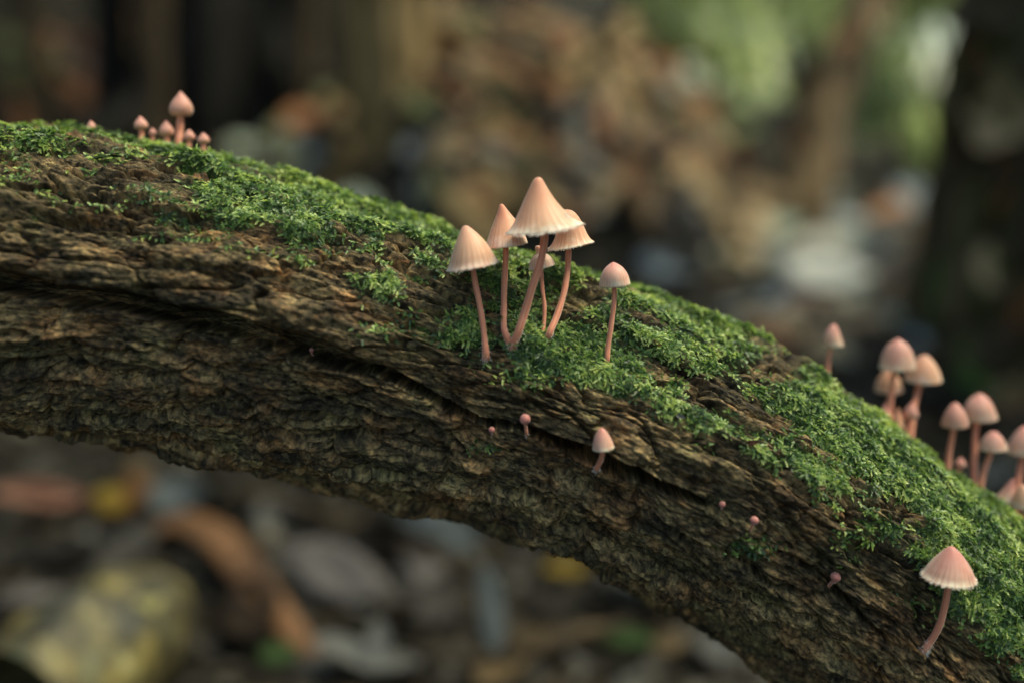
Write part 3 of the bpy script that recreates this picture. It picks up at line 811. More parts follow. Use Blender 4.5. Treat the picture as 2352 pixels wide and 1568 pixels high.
mushroom('small pink-topped mushroom on a short stem growing out of the crack',
         zz(Z4, (960, 370), (903, 512), (1047, 500)), zz(Z4, (970, 525), (958, 580), (932, 636)), 13, 'dome', mat=M_CAP_PINK, fuzz=240, dz=-0.004)
G = 'tiny red pinhead mushrooms on the bark'
def pin(label, f, c, r_, b, w, dz=-0.002):
    x, y = f(*c); k = r_ * {Z4: .36, Z6: .2802}.get(f, 1)
    mushroom(label, [(x, y - k), (x - k, y), (x + k, y)], [(x, y + k * .7), ((x + f(*b)[0]) / 2, (y + f(*b)[1]) / 2 + 1), f(*b)], w, 'pin', mat=M_PIN, fuzz=90, dz=dz, group=G, na=28, tilt=0.5)
pin('round red pinhead mushroom on a fuzzy stalk in the thin end of the crack', Z4, (475, 320), 34, (485, 412), 8)
pin('tiniest red dot of a mushroom in the crack near a pinhead', Z4, (263, 388), 20, (266, 415), 5, -.003)
pin('small red pinhead mushroom on bare bark past the end of the crack', Z4, (1733, 862), 22, (1728, 893), 6, -.001)
pin('red pinhead mushroom on bark above a little green moss tuft', Z4, (1938, 965), 27, (1915, 1022), 6)
pin('red pinhead mushroom on bark above a grey fuzzy foot, beside the curved-stem bell mushroom', Z6, (135, 695), 42, (75, 775), 9)
pin('minute red mushroom bud inside the widest part of the long crack', lambda x, y: (x * .36, 611.5 + y * .36), (1988, 535), 5.5, (1990, 560), 5, -.001)
GR = 'blurred mushrooms behind the mossy slope'
def back(label, f, apex, rl, rr_, stem, w, shape, mat, deg, group, dz=0.0, **k):
    mushroom(label, zz(f, apex, rl, rr_), zz(f, *stem), w, shape, mat=mat, deg=deg, group=group, dz=dz, na=44, **k)
back('thin pink mushroom standing apart on the log crest, pointed cap', Z5, (235, 115), (166, 262), (309, 262), [(225, 280), (205, 380), (185, 500)], 10, 'dome', M_CAP_PINK, 97, GR)
back('largest pink dome mushroom of the clump behind the log crest', Z5, (675, 215), (566, 415), (805, 422), [(665, 445), (640, 640), (612, 900)], 15, 'round', M_CAP_PINK, 108, GR)
back('cream-rimmed mushroom leaning outward behind the largest pink dome', Z5, (862, 325), (745, 505), (985, 508), [(840, 545), (808, 670), (730, 930)], 14, 'dome', M_CAP, 106, GR, dz=0.006)
back('orange mushroom tucked under the largest pink dome', Z5, (620, 425), (532, 578), (724, 578), [(640, 590), (620, 700), (595, 900)], 13, 'dome', M_CAP_ORANGE, 112, GR, dz=0.008)
back('pink bud beside the largest dome stem, half sunk in moss', Z5, (590, 665), (545, 800), (640, 805), [(592, 820), (592, 860), (592, 900)], 14, 'bud', M_BUD, 100, GR)
back('long pale orange bud at the foot of the clump', Z5, (682, 690), (640, 845), (725, 850), [(682, 860), (682, 900), (680, 940)], 15, 'bud', M_CAP_ORANGE, 99, GR)
back('little round pink bud leaning from the clump foot', Z5, (776, 655), (730, 750), (830, 750), [(775, 775), (755, 840), (728, 930)], 11, 'bud', M_BUD, 102, GR)
GS = 'blurred mushrooms low on the mossy slope'
back('deep pink pointed mushroom beside a taller pale one on the mossy slope', Z5, (1075, 655), (996, 812), (1180, 822), [(1076, 860), (1045, 1030), (1020, 1180)], 13, 'dome', M_BUD, 99, GS)
back('tall pale pink mushroom rising behind the mossy slope', Z5, (1245, 590), (1155, 765), (1376, 772), [(1240, 800), (1225, 1000), (1190, 1270)], 15, 'round', M_CAP_PINK, 104, GS, dz=0.004)
back('short cream-pink mushroom with leaning stem below the tall pale one', Z5, (1345, 855), (1262, 978), (1445, 980), [(1335, 1015), (1290, 1140), (1225, 1310)], 13, 'dome', M_CAP_PINK, 100, GS)
back('pink mushroom rising above two stubby caps at the foot of the slope', Z5, (1562, 815), (1450, 1005), (1680, 1005), [(1560, 1035), (1535, 1170), (1490, 1380)], 15, 'dome', M_CAP_PINK, 104, GS, dz=.003)
back('tiny pink bud between two tall stems on the slope', Z5, (1127, 1035), (1090, 1095), (1163, 1095), [(1125, 1105), (1110, 1150), (1095, 1215)], 9, 'bud', M_BUD, 100, GS)
back('stubby pink cone mushroom low in the moss at the slope', Z5, (1480, 1185), (1372, 1335), (1530, 1350), [(1455, 1350), (1450, 1380), (1445, 1420)], 14, 'cone', M_CAP_PINK, 97, GS)
back('stubby pale mushroom low in the moss next to the pink cone one', Z5, (1545, 1225), (1480, 1375), (1645, 1380), [(1560, 1385), (1555, 1420), (1550, 1460)], 14, 'dome', M_CAP, 96, GS, dz=-0.003)
GL = 'pink bud mushrooms at the high end of the log'
back('tall pink bud mushroom with pointed cap and thick stem above smaller buds', Z2, (1265, 70), (1181, 205), (1341, 205), [(1257, 240), (1252, 330), (1245, 450)], 18, 'bud', M_BUD, 93, GL)
back('short pink bud mushroom beside a bare bark chip', Z2, (980, 240), (935, 312), (1030, 312), [(985, 335), (985, 370), (985, 410)], 13, 'bud', M_BUD, 93, GL)
back('faint stub of a pink mushroom between two buds', Z2, (1062, 320), (1036, 362), (1090, 362), [(1062, 372), (1062, 395), (1062, 420)], 10, 'bud', M_BUD, 95, GL)
back('plump pink bud mushroom touching the tall one at its stem', Z2, (1160, 270), (1111, 352), (1212, 358), [(1162, 380), (1162, 400), (1162, 430)], 14, 'bud', M_BUD, 91, GL)
back('small pink bud mushroom right under the tall pointed cap', Z2, (1320, 330), (1280, 388), (1357, 390), [(1318, 405), (1316, 425), (1314, 450)], 12, 'bud', M_BUD, 92, GL)
back('outermost pink bud mushroom of the row, at the moss edge', Z2, (1418, 355), (1375, 412), (1458, 414), [(1416, 428), (1416, 445), (1416, 470)], 12, 'bud', M_BUD, 92, GL)
back('lone tiny pink mushroom bud on bare wood at the high end', Z2, (635, 270), (607, 318), (667, 322), [(640, 328), (645, 345), (648, 365)], 9, 'bud', M_BUD, 92, GL)

# ------------------------------------------------------------------ fallen leaves
LEAF_COL = {
    'grey-brown': ((0.150, 0.132, 0.112), (0.085, 0.074, 0.062)), 'tan': ((0.30, 0.205, 0.105), (0.17, 0.105, 0.05)),
    'orange-brown': ((0.34, 0.150, 0.055), (0.20, 0.075, 0.028)), 'dark brown': ((0.060, 0.040, 0.025), (0.03, 0.02, 0.014)),
    'pale grey': ((0.30, 0.29, 0.275), (0.20, 0.19, 0.175)), 'yellow': ((0.50, 0.34, 0.045), (0.34, 0.2, 0.03)),
    'salmon': ((0.56, 0.29, 0.20), (0.40, 0.16, 0.10)), 'green': ((0.085, 0.15, 0.035), (0.04, 0.08, 0.02)),
    'white': ((0.80, 0.78, 0.70), (0.66, 0.63, 0.55)), 'blue-grey': ((0.20, 0.225, 0.235), (0.11, 0.125, 0.13)),
    'reddish': ((0.20, 0.075, 0.045), (0.10, 0.035, 0.02)), 'mauve-grey': ((0.27, 0.235, 0.225), (0.20, 0.17, 0.16)),
}
LEAF_COL = {k: (tuple(x * .45 for x in a), tuple(x * .38 for x in b)) for k, (a, b) in LEAF_COL.items() if k != 'white'} | {'white': ((.62, .60, .53), (.40, .37, .31))}
LEAF_MAT = {k: flat_mat('leaf_' + k.replace(' ', '_').replace('-', '_'), a, 0.6, 0.12, c2=b, scale=45, spec=0.14) for k, (a, b) in LEAF_COL.items()}
_leaf_mesh = {}
def leaf_mesh(shape, colour):
    key = (shape, colour)
    if key in _leaf_mesh: return _leaf_mesh[key]
    r = np.random.default_rng(900 + shape)
    nl, nw = 13, 7
    curl = r.uniform(-0.5, 0.9); fold = r.uniform(0.05, 0.5); asp = r.uniform(0.42, 0.62); twist = r.uniform(-0.6, 0.6)
    v = []
    for i in range(nl):
        t = i / (nl - 1)
        w = asp * 0.5 * (math.sin(math.pi * t ** 0.85) ** 0.75 if 0 < t < 1 else 0.02) + 0.004
        for j in range(nw):
            s = (j / (nw - 1) - 0.5) * 2
            x = (t - 0.5) * math.cos(curl * (t - .5)); z = curl * (t - 0.5) ** 2 * 0.7
            y = s * w * (1 + 0.06 * math.sin(t * 31 + shape))
            z += fold * abs(s) * w + 0.02 * math.sin(t * 9 + s * 3 + shape) + twist * s * w * (t - 0.5)
            v.append((x, y, z))
    f = [(i * nw + j, i * nw + j + 1, (i + 1) * nw + j + 1, (i + 1) * nw + j) for i in range(nl - 1) for j in range(nw - 1)]
    n0 = len(v)
    v = v + [(x, y, z - 0.006) for x, y, z in v]                    # a real, thin blade
    f2 = [tuple(n0 + k for k in q[::-1]) for q in f]
    rim = [j for j in range(nw)] + [i * nw + nw - 1 for i in range(1, nl)] + [(nl - 1) * nw + j for j in range(nw - 2, -1, -1)] + [i * nw for i in range(nl - 2, 0, -1)]
    f3 = [(rim[k], n0 + rim[k], n0 + rim[(k + 1) % len(rim)], rim[(k + 1) % len(rim)]) for k in range(len(rim))]
    me = bpy.data.meshes.new('leaf_blade'); me.from_pydata(v, [], f + f2 + f3)
    me.polygons.foreach_set('use_smooth', np.ones(len(me.polygons), bool))
    me.materials.append(LEAF_MAT[colour])
    _leaf_mesh[key] = me
    return me

def put_leaf(loc, xdir, normal, length, wfac, shape, colour, label, group):
    o = bpy.data.objects.new('fallen_leaf', leaf_mesh(shape, colour)); COL.objects.link(o)
    n = Vector(normal).normalized(); x = Vector(xdir); x = (x - n * x.dot(n)).normalized(); y = n.cross(x)
    M = Matrix((x, y, n)).transposed().to_4x4()
    o.matrix_world = Matrix.Translation(Vector(loc)) @ M @ Matrix.Diagonal((length, length * wfac, length, 1))
    tag(o, label, 'leaf', group)
    return o

def ground_normal(x, y, e=0.02):
    n = np.array([ground_z(x - e, y) - ground_z(x + e, y), ground_z(x, y - e) - ground_z(x, y + e), 2 * e], float)
    return n / np.linalg.norm(n)

def leaf_at(px, py, lpx, wpx, ang, colour, label, lift=0.012, face=0.5, shape=None, group='fallen leaves that stand out on the forest floor'):
    g = ground_hit(px, py, lift); d = (g - CAM) @ FWD
    tocam = (CAM - g) / np.linalg.norm(CAM - g)
    n = np.array([0, 0, 1.0]) * (1 - face) + tocam * face
    a = R(ang); xd = RGT * math.cos(a) + UPV * math.sin(a)
    L = lpx * d / FPX
    sh = shape if shape is not None else abs(hash((px, py))) % 14
    return put_leaf(g, xd, n, L, wpx / lpx / 0.5, sh, colour, label, group)

for a in [
    (95, 1145, 220, 58, 6, 'salmon', 'pale salmon leaf lying under the high end of the log', .02, .6, 1),
    (255, 1145, 66, 60, 70, 'yellow', 'small round yellow leaf beside the salmon leaf', .02, .7, 2),
    (400, 1140, 150, 90, 10, 'blue-grey', 'blue-grey leaf beside the small yellow leaf', .01, .5, 6),
    (780, 1315, 270, 120, -24, 'mauve-grey', 'broad mauve-grey leaf lying open on the floor', .02, .7, 7),
    (960, 1390, 230, 80, -14, 'grey-brown', 'grey-brown leaf half under the broad mauve one', .01, .5, 8),
    (25, 1490, 170, 60, 40, 'blue-grey', 'bluish wet leaf glinting beside the yellow rotten wood', .03, .4, 9),
    (90, 1370, 190, 50, 20, 'mauve-grey', 'narrow mauve leaf behind the yellow rotten wood', .03, .4, 10),
    (640, 1500, 90, 50, 10, 'green', 'small blue-green leaf among dark soil', .01, .5, 11),
    (870, 1480, 60, 130, 5, 'pale grey', 'upright pale grey leaf below the broad mauve one', .02, .8, 12),
    (1540, 1475, 90, 60, 20, 'tan', 'cream tan leaf below the curving underside of the log', .015, .6, 13),
    (1450, 1465, 130, 40, -5, 'green', 'dark green leaf beside the cream tan one', .01, .5, 0),
    (1300, 1310, 110, 50, 0, 'yellow', 'dull yellow leaf close under the log', .01, .3, 1),
    (1130, 1400, 60, 190, 10, 'blue-grey', 'blue-grey standing leaf under the middle of the log', .02, .7, 2),
    (1000, 1220, 230, 110, -18, 'blue-grey', 'greenish grey leaf close beneath the log', .015, .5, 3),
    (640, 1170, 120, 70, 30, 'pale grey', 'pale grey leaf in the shade of the log', .01, .5, 4),
    (1660, 1500, 130, 60, -30, 'pale grey', 'grey leaf where the log dips to the floor', .01, .5, 5),
    (250, 1555, 140, 60, 10, 'tan', 'tan leaf at the foot of the yellow rotten wood', .02, .4, 6),
    (1905, 632, 215, 115, -28, 'white', 'large white leaf lying bright on the far slope', .03, .35, 7),
    (1850, 700, 90, 60, -40, 'salmon', 'salmon leaf just below the large white leaf', .02, .6, 8),
    (2010, 560, 200, 90, -15, 'blue-grey', 'blue-grey leaf above the large white leaf', .02, .6, 9),
    (2060, 640, 90, 130, 0, 'pale grey', 'pale leaf between the white leaf and the dark trunk', .02, .7, 10),
    (1990, 730, 150, 60, 10, 'mauve-grey', 'mauve leaf on the slope below the white leaf', .02, .6, 11),
    (1575, 265, 90, 150, 20, 'tan', 'golden tan leaf on the root mound', .03, .8, 12),
    (1705, 375, 140, 60, -52, 'orange-brown', 'orange leaf tilted on the side of the root mound', .03, .8, 13),
    (1490, 215, 80, 120, 0, 'pale grey', 'pale grey leaf high on the root mound', .03, .8, 0),
    (1655, 250, 100, 80, 20, 'mauve-grey', 'mauve-grey leaf beside the golden tan leaf', .03, .8, 1),
    (1390, 405, 110, 80, -30, 'tan', 'tan leaf over the dark hollow of the mound', .03, .8, 2),
    (1300, 165, 160, 70, -35, 'orange-brown', 'brown leaf high on the mound above the hollow', .03, .8, 3),
    (1510, 110, 90, 60, 40, 'orange-brown', 'rust leaf near the crest of the mound', .03, .8, 4),
    (1680, 620, 110, 70, -30, 'green', 'pale green leaf below the mound', .02, .6, 5),
    (1000, 455, 130, 150, 20, 'blue-grey', 'teal-grey leaf at the foot of the golden trunk', .02, .7, 6),
    (820, 355, 90, 80, 30, 'salmon', 'dusky pink leaf left of the golden trunk', .02, .6, 7),
    (205, 140, 90, 110, 20, 'salmon', 'dull pink leaf among the dark stems', .05, .8, 8),
    (95, 190, 120, 60, 10, 'green', 'dark green leaf among the dark stems', .05, .8, 9),
    (1440, 330, 120, 60, -40, 'grey-brown', 'grey-brown leaf on the mound beside the tan one', .03, .7, 10),
    (1580, 480, 150, 70, -35, 'pale grey', 'grey leaf low on the mound flank', .02, .7, 11),
    (1010, 95, 90, 100, 30, 'tan', 'light tan leaf caught beside the golden trunk', .06, .8, 12),
]:
    leaf_at(*a)

def scatter_leaves():
    r = np.random.default_rng(21)
    names = ['grey-brown', 'tan', 'orange-brown', 'dark brown', 'pale grey', 'mauve-grey', 'blue-grey', 'reddish']
    pr = np.array([.30, .15, .10, .26, .04, .03, .06, .06])
    n = 0
    while n < 78:
        y = 0.42 + 2.2 * r.random() ** 1.5
        x = r.uniform(-0.62, 0.62) * y
        px_, py_, _d = proj(np.array([x, y, float(ground_z(x, y))]))
        if not (0 < px_ < PW and 0 < py_ < PH) or (np.interp(px_, LX, LY - LR) < py_ < np.interp(px_, LX, LY + LR)): continue
        z = float(ground_z(x, y)); c = names[r.choice(len(names), p=pr / pr.sum())]
        nrm = ground_normal(x, y) + r.normal(0, 0.35, 3); a = r.random() * 6.28
        put_leaf((x, y, z + r.uniform(.003, .02)), (math.cos(a), math.sin(a), 0), nrm, r.uniform(.035, .085), r.uniform(.45, 1.1), int(r.integers(14)), c,
                 c + ' dead leaf, one of the scattered litter on the forest floor', c + ' leaves of the litter')
        n += 1
scatter_leaves()

BRIGHT = {'bleached': ((0.42, 0.39, 0.33), (0.26, 0.235, 0.19)), 'grey-green': ((0.30, 0.33, 0.26), (0.18, 0.20, 0.15)), 'sandy': ((0.40, 0.29, 0.165), (0.24, 0.155, 0.08)),  # the pale tones stand in for sun falling on the open slope
          'dusty blue': ((0.27, 0.30, 0.32), (0.16, 0.18, 0.19)), 'rusty': ((0.36, 0.16, 0.07), (0.18, 0.07, 0.03)), 'umber': ((0.085, 0.055, 0.03), (0.04, 0.027, 0.016)), 'olive': ((0.13, 0.135, 0.05), (0.06, 0.065, 0.025))}
for k, (a, b) in BRIGHT.items():
    LEAF_MAT[k] = flat_mat('leaf_' + k.replace(' ', '_').replace('-', '_'), a, 0.55, 0.12, c2=b, scale=45, spec=0.16)
def view_scatter(n, xr, yr, cols, pr, size, where, seed, face=.5, lift=.02):
    r = np.random.default_rng(seed)
    for _ in range(n):
        x, y = r.uniform(*xr), r.uniform(*yr); c = cols[r.choice(len(cols), p=pr)]; L = r.uniform(*size)
        leaf_at(x, y, L, L * r.uniform(.25, .6), r.uniform(-80, 60), c, c + ' dead leaf ' + where, lift, face, int(r.integers(14)), c + ' leaves ' + where)
view_scatter(80, (1500, 2150), (420, 820), ['bleached', 'grey-green', 'sandy', 'dusty blue', 'rusty', 'umber'], [.20, .18, .18, .18, .12, .14], (60, 150), 'on the open slope by the leaning sapling', 31, .35)
view_scatter(45, (960, 1650), (20, 500), ['sandy', 'rusty', 'umber', 'olive', 'bleached'], [.28, .2, .27, .15, .10], (60, 140), 'caught on the root mound', 32, .6, .06)
view_scatter(45, (0, 900), (40, 300), ['umber', 'olive', 'rusty', 'dusty blue'], [.45, .25, .15, .15], (50, 120), 'in the dark below the black trunk', 33, .5, .05)
view_scatter(30, (480, 1120), (290, 480), ['dusty blue', 'umber', 'bleached', 'grey-green'], [.35, .35, .12, .18], (60, 140), 'on the grey floor by the golden trunk', 34, .35)

# crumbs of leaf and bark too small to count
def litter():
    r = np.random.default_rng(8); n = 9000
    y = 0.38 + 2.8 * r.random(n) ** 1.4; x = r.uniform(-0.66, 0.66, n) * y
    z = ground_z(x, y)
    L = r.uniform(.004, .016, n); a = r.random(n) * 6.28; w = L * r.uniform(.25, .7, n)
    d = np.stack([np.cos(a), np.sin(a), r.normal(0, .35, n)], 1); s = np.stack([-np.sin(a), np.cos(a), r.normal(0, .35, n)], 1)
    c = np.stack([x, y, z + .003], 1)
    V = np.stack([c - d * L[:, None], c - s * w[:, None], c + d * L[:, None], c + s * w[:, None]], 1)
    up = np.array([0, 0, .0008]); V = np.concatenate([V, V + up], 1).reshape(-1, 3)
    b = np.arange(n)[:, None] * 8
    fs = np.array([[0, 3, 2, 1], [4, 5, 6, 7], [0, 1, 5, 4], [1, 2, 6, 5], [2, 3, 7, 6], [3, 0, 4, 7]])
    q = (b[:, None] + fs[None]).reshape(-1, 4)
    me = fast_mesh('leaf_crumbs', V, q, False)
    attr(me, 'tint', np.repeat(r.random(n), 8))
    m, nn, bb = new_mat('leaf_crumbs')
    t = nd(nn, 'ShaderNodeAttribute', attribute_name='tint').outputs['Fac']
    c_ = ramp(nn, [(0, (.010, .008, .006)), (.45, (.022, .017, .012)), (.7, (.055, .040, .025)), (.88, (.06, .056, .05)), (1, (.14, .125, .10))]); nn.links.new(t, c_.inputs[0])
    nn.links.new(c_.outputs[0], bb.inputs['Base Color']); bb.inputs['Roughness'].default_value = .7; bb.inputs['Specular IOR Level'].default_value = .1
    tag(link('leaf_crumbs', me, m), 'crumbled leaves and bark bits strewn over the forest floor', 'litter', kind='stuff')
litter()

# ------------------------------------------------------------------ trunks, stems, roots
def tube(pts, radii, ns=28, nl=60, bumps=0.0, fl=0, fl_amp=0.0, seed=0, freq=30):
    cl, tt = catmull(pts, nl)
    rad = np.interp(tt, np.linspace(0, 1, len(radii)), radii)
    T = np.gradient(cl, axis=0); T /= np.linalg.norm(T, axis=1)[:, None]
    ref = np.array([0.3, 1.0, 0.1]); n0 = np.cross(T, ref); n0 /= np.linalg.norm(n0, axis=1)[:, None]; n1 = np.cross(T, n0)
    an = np.arange(ns) * 2 * math.pi / ns
    o = np.cos(an)[None, :, None] * n0[:, None] + np.sin(an)[None, :, None] * n1[:, None]
    rr = rad[:, None] * np.ones(ns)[None]
    if fl: rr = rr * (1 + fl_amp * np.cos(an * fl + seed)[None] * (1 - 0.6 * tt)[:, None])
    v = cl[:, None] + rr[..., None] * o
    if bumps:
        p = v.reshape(-1, 3) * np.array([freq, freq, freq * .3]) + seed * 7.7
        v = v + (fbm(p, 3).reshape(nl, ns) * bumps)[..., None] * o
    i = np.arange(nl - 1)[:, None] * ns; j = np.arange(ns)[None]
    q = np.stack([i + j, i + (j + 1) % ns, i + ns + (j + 1) % ns, i + ns + j], -1).reshape(-1, 4)
    return v.reshape(-1, 3), q

def bark_mat(name, dark, mid, light, scale=18, moss=0.0):
    m, n, b = new_mat(name)
    geo = nd(n, 'ShaderNodeTexCoord').outputs['Object']
    a = noise(n, mapping(n, geo, (1, 1, .25)), scale, 6, .65, .4)
    r = ramp(n, [(.32, dark), (.52, mid), (.72, light)]); n.links.new(a, r.inputs[0])
    c = r.outputs[0]
    if moss:
        mz = noise(n, mapping(n, geo, (1, 1, .6), (3, 1, 4)), 11, 5, .6)
        c = mixc(n, mapr(n, mz, 1 - moss, 1 - moss + .12), c, (0.060, 0.105, 0.030))
    n.links.new(c, b.inputs['Base Color']); b.inputs['Roughness'].default_value = .75; b.inputs['Specular IOR Level'].default_value = .2
    bumpn(n, a, .8, .01, b)
    return m

M_DARK = bark_mat('wet_black_bark', (.006, .005, .004), (.014, .011, .008), (.035, .027, .018))  # near-black bark; on the broad trunk it stands in for shaded gaps
M_TAN = bark_mat('golden_bark', (.035, .022, .010), (.20, .13, .055), (.42, .30, .155), 20)
M_BROWN = bark_mat('brown_bark', (.018, .012, .008), (.06, .040, .022), (.13, .092, .052))
M_RUST = bark_mat('rust_bark', (.03, .02, .011), (.10, .062, .030), (.22, .15, .08), 24)
M_MOSSY = bark_mat('mossy_bark', (.010, .009, .006), (.085, .062, .035), (.46, .34, .19), 13, .50)

def gp(px, py, lift=0.0):
    g = ground_hit(px, py, lift)
    return g

def tree(name, label, pts, radii, mat, cat='tree', part='trunk', group=None, roots=0, root_r=0.02, **k):
    base = np.array(pts[0], float)
    root = empty(name, base); tag(root, label, cat, group)
    pts2 = [base - np.array([0, 0, .06])] + [np.array(p, float) for p in pts]
    v, q = tube(pts2, [radii[0] * 1.15] + list(radii), **k)
    o = link(part, fast_mesh(part, v - base, q), mat, root); o.matrix_parent_inverse = Matrix()
    for i in range(roots):
        a = i * 6.283 / roots + .4 + 0.3 * math.sin(i * 5); rl = radii[0] * 3.2
        p = []
        for t, hgt in ((0.3, radii[0] * 1.6), (1.0, radii[0] * .55), (1.9, radii[0] * .12), (3.0, -.02)):
            x = base[0] + math.cos(a + .15 * t) * radii[0] * t; y = base[1] + math.sin(a + .15 * t) * radii[0] * t
            p.append((x, y, float(ground_z(x, y)) + hgt))
        v, q = tube(p, [root_r * 1.6, root_r * 1.2, root_r * .8, root_r * .4], ns=14, nl=24, bumps=.006, seed=i)
        o = link('root', fast_mesh('root', v - base, q), mat, root); o.matrix_parent_inverse = Matrix()
    return root

def column(px, py, d):   # a point at depth d in the view
    return P(px, py, d)

def stand(px, d):
    """ground point below column px at depth d"""
    x = (px - PW / 2) / FPX * d; y = d / math.cos(PITCH) * 0.99
    return np.array([x, y, float(ground_z(x, y))])

b = stand(650, 2.25)
tree('tree', 'broad black fluted tree trunk in the dark behind the log', [b, b + (0.01, .03, .6), b + (0.02, .05, 1.6), b + (.05, .05, 3.2)], [.23, .185, .17, .15], M_DARK,
     fl=7, fl_amp=.16, bumps=.02, seed=2, ns=72, nl=70, roots=6, root_r=.05)
b = stand(905, 1.5)
tree('tree', 'golden tan tree trunk with flaring foot', [b, b + (-.012, .01, .25), b + (-.02, .02, .7), b + (-.03, .03, 1.6), b + (0, 0, 3.0)], [.052, .034, .029, .027, .026], M_TAN,
     bumps=.016, seed=4, ns=40, fl=3, fl_amp=.12, roots=4, root_r=.018)
b = stand(2730, 1.02)
tree('tree', 'thick dark trunk patched with bright moss beside the green gap', [b, b + (.0, .0, .15), b + (.012, .0, .35), b + (.02, .02, 1.2), b + (0, .1, 3.0)], [.215, .212, .208, .20, .17], M_MOSSY,
     bumps=.018, seed=6, ns=90, nl=110, fl=5, fl_amp=.05)
b = stand(1700, 1.55)
tree('sapling', 'brown sapling leaning away from the root mound', [b, P(1790, 500, 1.56), P(1890, 250, 1.6), P(1985, 40, 1.64), P(2130, -420, 1.75)], [.046, .042, .038, .034, .024], M_RUST,
     cat='sapling', bumps=.006, seed=7, part='stem')
GSAP = 'thin stems before the black trunk'
for (px, d, rr, lean, mt, lb) in ((365, 1.9, .026, .01, M_BROWN, 'brown upright stem left of the black trunk'), (480, 2.05, .016, -.03, M_BROWN, 'slim stem close to the black trunk edge'),
                                  (705, 1.85, .024, .015, M_BROWN, 'dim brown stem before the black trunk'), (270, 2.3, .04, .02, M_DARK, 'dark stem at the far end of the row of stems'),
                                  (110, 2.0, .020, -.02, M_BROWN, 'slanting brown stem above the high end of the log')):
    b = stand(px, d)
    tree('sapling', lb, [b, b + (lean, 0, .4), b + (lean * 2, .02, 1.0), b + (lean * 3, .1, 2.4)], [rr, rr * .9, rr * .8, rr * .6], mt, cat='sapling', group=GSAP, bumps=.006, seed=px, part='stem')
GB = 'dead branches heaped on the root mound'
for (p, rr, mt, lb) in (([(1090, 60), (1210, 240), (1330, 430)], .022, M_BROWN, 'brown dead branch slanting down the mound'),
                        ([(1180, 120), (1330, 210), (1480, 330)], .026, M_TAN, 'tan dead branch crossing the mound'),
                        ([(1240, -20), (1350, 130), (1420, 300)], .018, M_BROWN, 'thin brown branch high on the mound'),
                        ([(1010, 150), (1060, 330), (1130, 470)], .026, M_BROWN, 'stout brown branch next to the golden trunk'),
                        ([(1330, 480), (1470, 440), (1620, 520)], .016, M_DARK, 'black branch at the foot of the mound'),
                        ([(1420, 30), (1530, 200), (1640, 420)], .016, M_TAN, 'pale branch sloping off the mound'),
                        ([(1100, 420), (1230, 380), (1330, 300)], .018, M_DARK, 'black branch beside the hollow')):
    pts = [gp(x, max(y, 40), .03) for x, y in p]
    v, q = tube(pts, [rr, rr * .9, rr * .6], ns=18, nl=40, bumps=.006, seed=p[0][0])
    bp = pts[0]; root = empty('dead_branch', bp); tag(root, lb, 'branch', GB)
    o = link('branch_wood', fast_mesh('branch_wood', v - bp, q), mt, root); o.matrix_parent_inverse = Matrix()
    # a broken side twig
    v, q = tube([pts[1], pts[1] + np.array([.03, -.02, .05]), pts[1] + np.array([.08, -.02, .075])], [rr * .5, rr * .35, rr * .2], ns=10, nl=14, bumps=.003, seed=3)
    o = link('side_twig', fast_mesh('side_twig', v - bp, q), mt, root); o.matrix_parent_inverse = Matrix()

GT = 'twigs on the forest floor'
for (p, rr, mt, lb) in (([(560, 1130), (760, 1190), (960, 1250), (1100, 1330)], .0055, M_BROWN, 'long brown twig lying under the log'),
                        ([(700, 1240), (850, 1230), (1000, 1270)], .004, M_DARK, 'dark twig across the floor beneath the log'),
                        ([(1080, 1560), (1250, 1480), (1440, 1430)], .006, M_BROWN, 'brown twig near the cream leaf'),
                        ([(0, 1290), (140, 1270), (290, 1240)], .009, M_DARK, 'black stick behind the yellow rotten wood')):
    pts = [gp(x, y, .012) for x, y in p]
    v, q = tube(pts, [rr, rr, rr * .7, rr * .5], ns=12, nl=40, bumps=.002, seed=p[0][0], freq=90)
    o = link('twig', fast_mesh('twig', v - pts[0], q), mt); o.location = pts[0].tolist(); tag(o, lb, 'twig', GT)

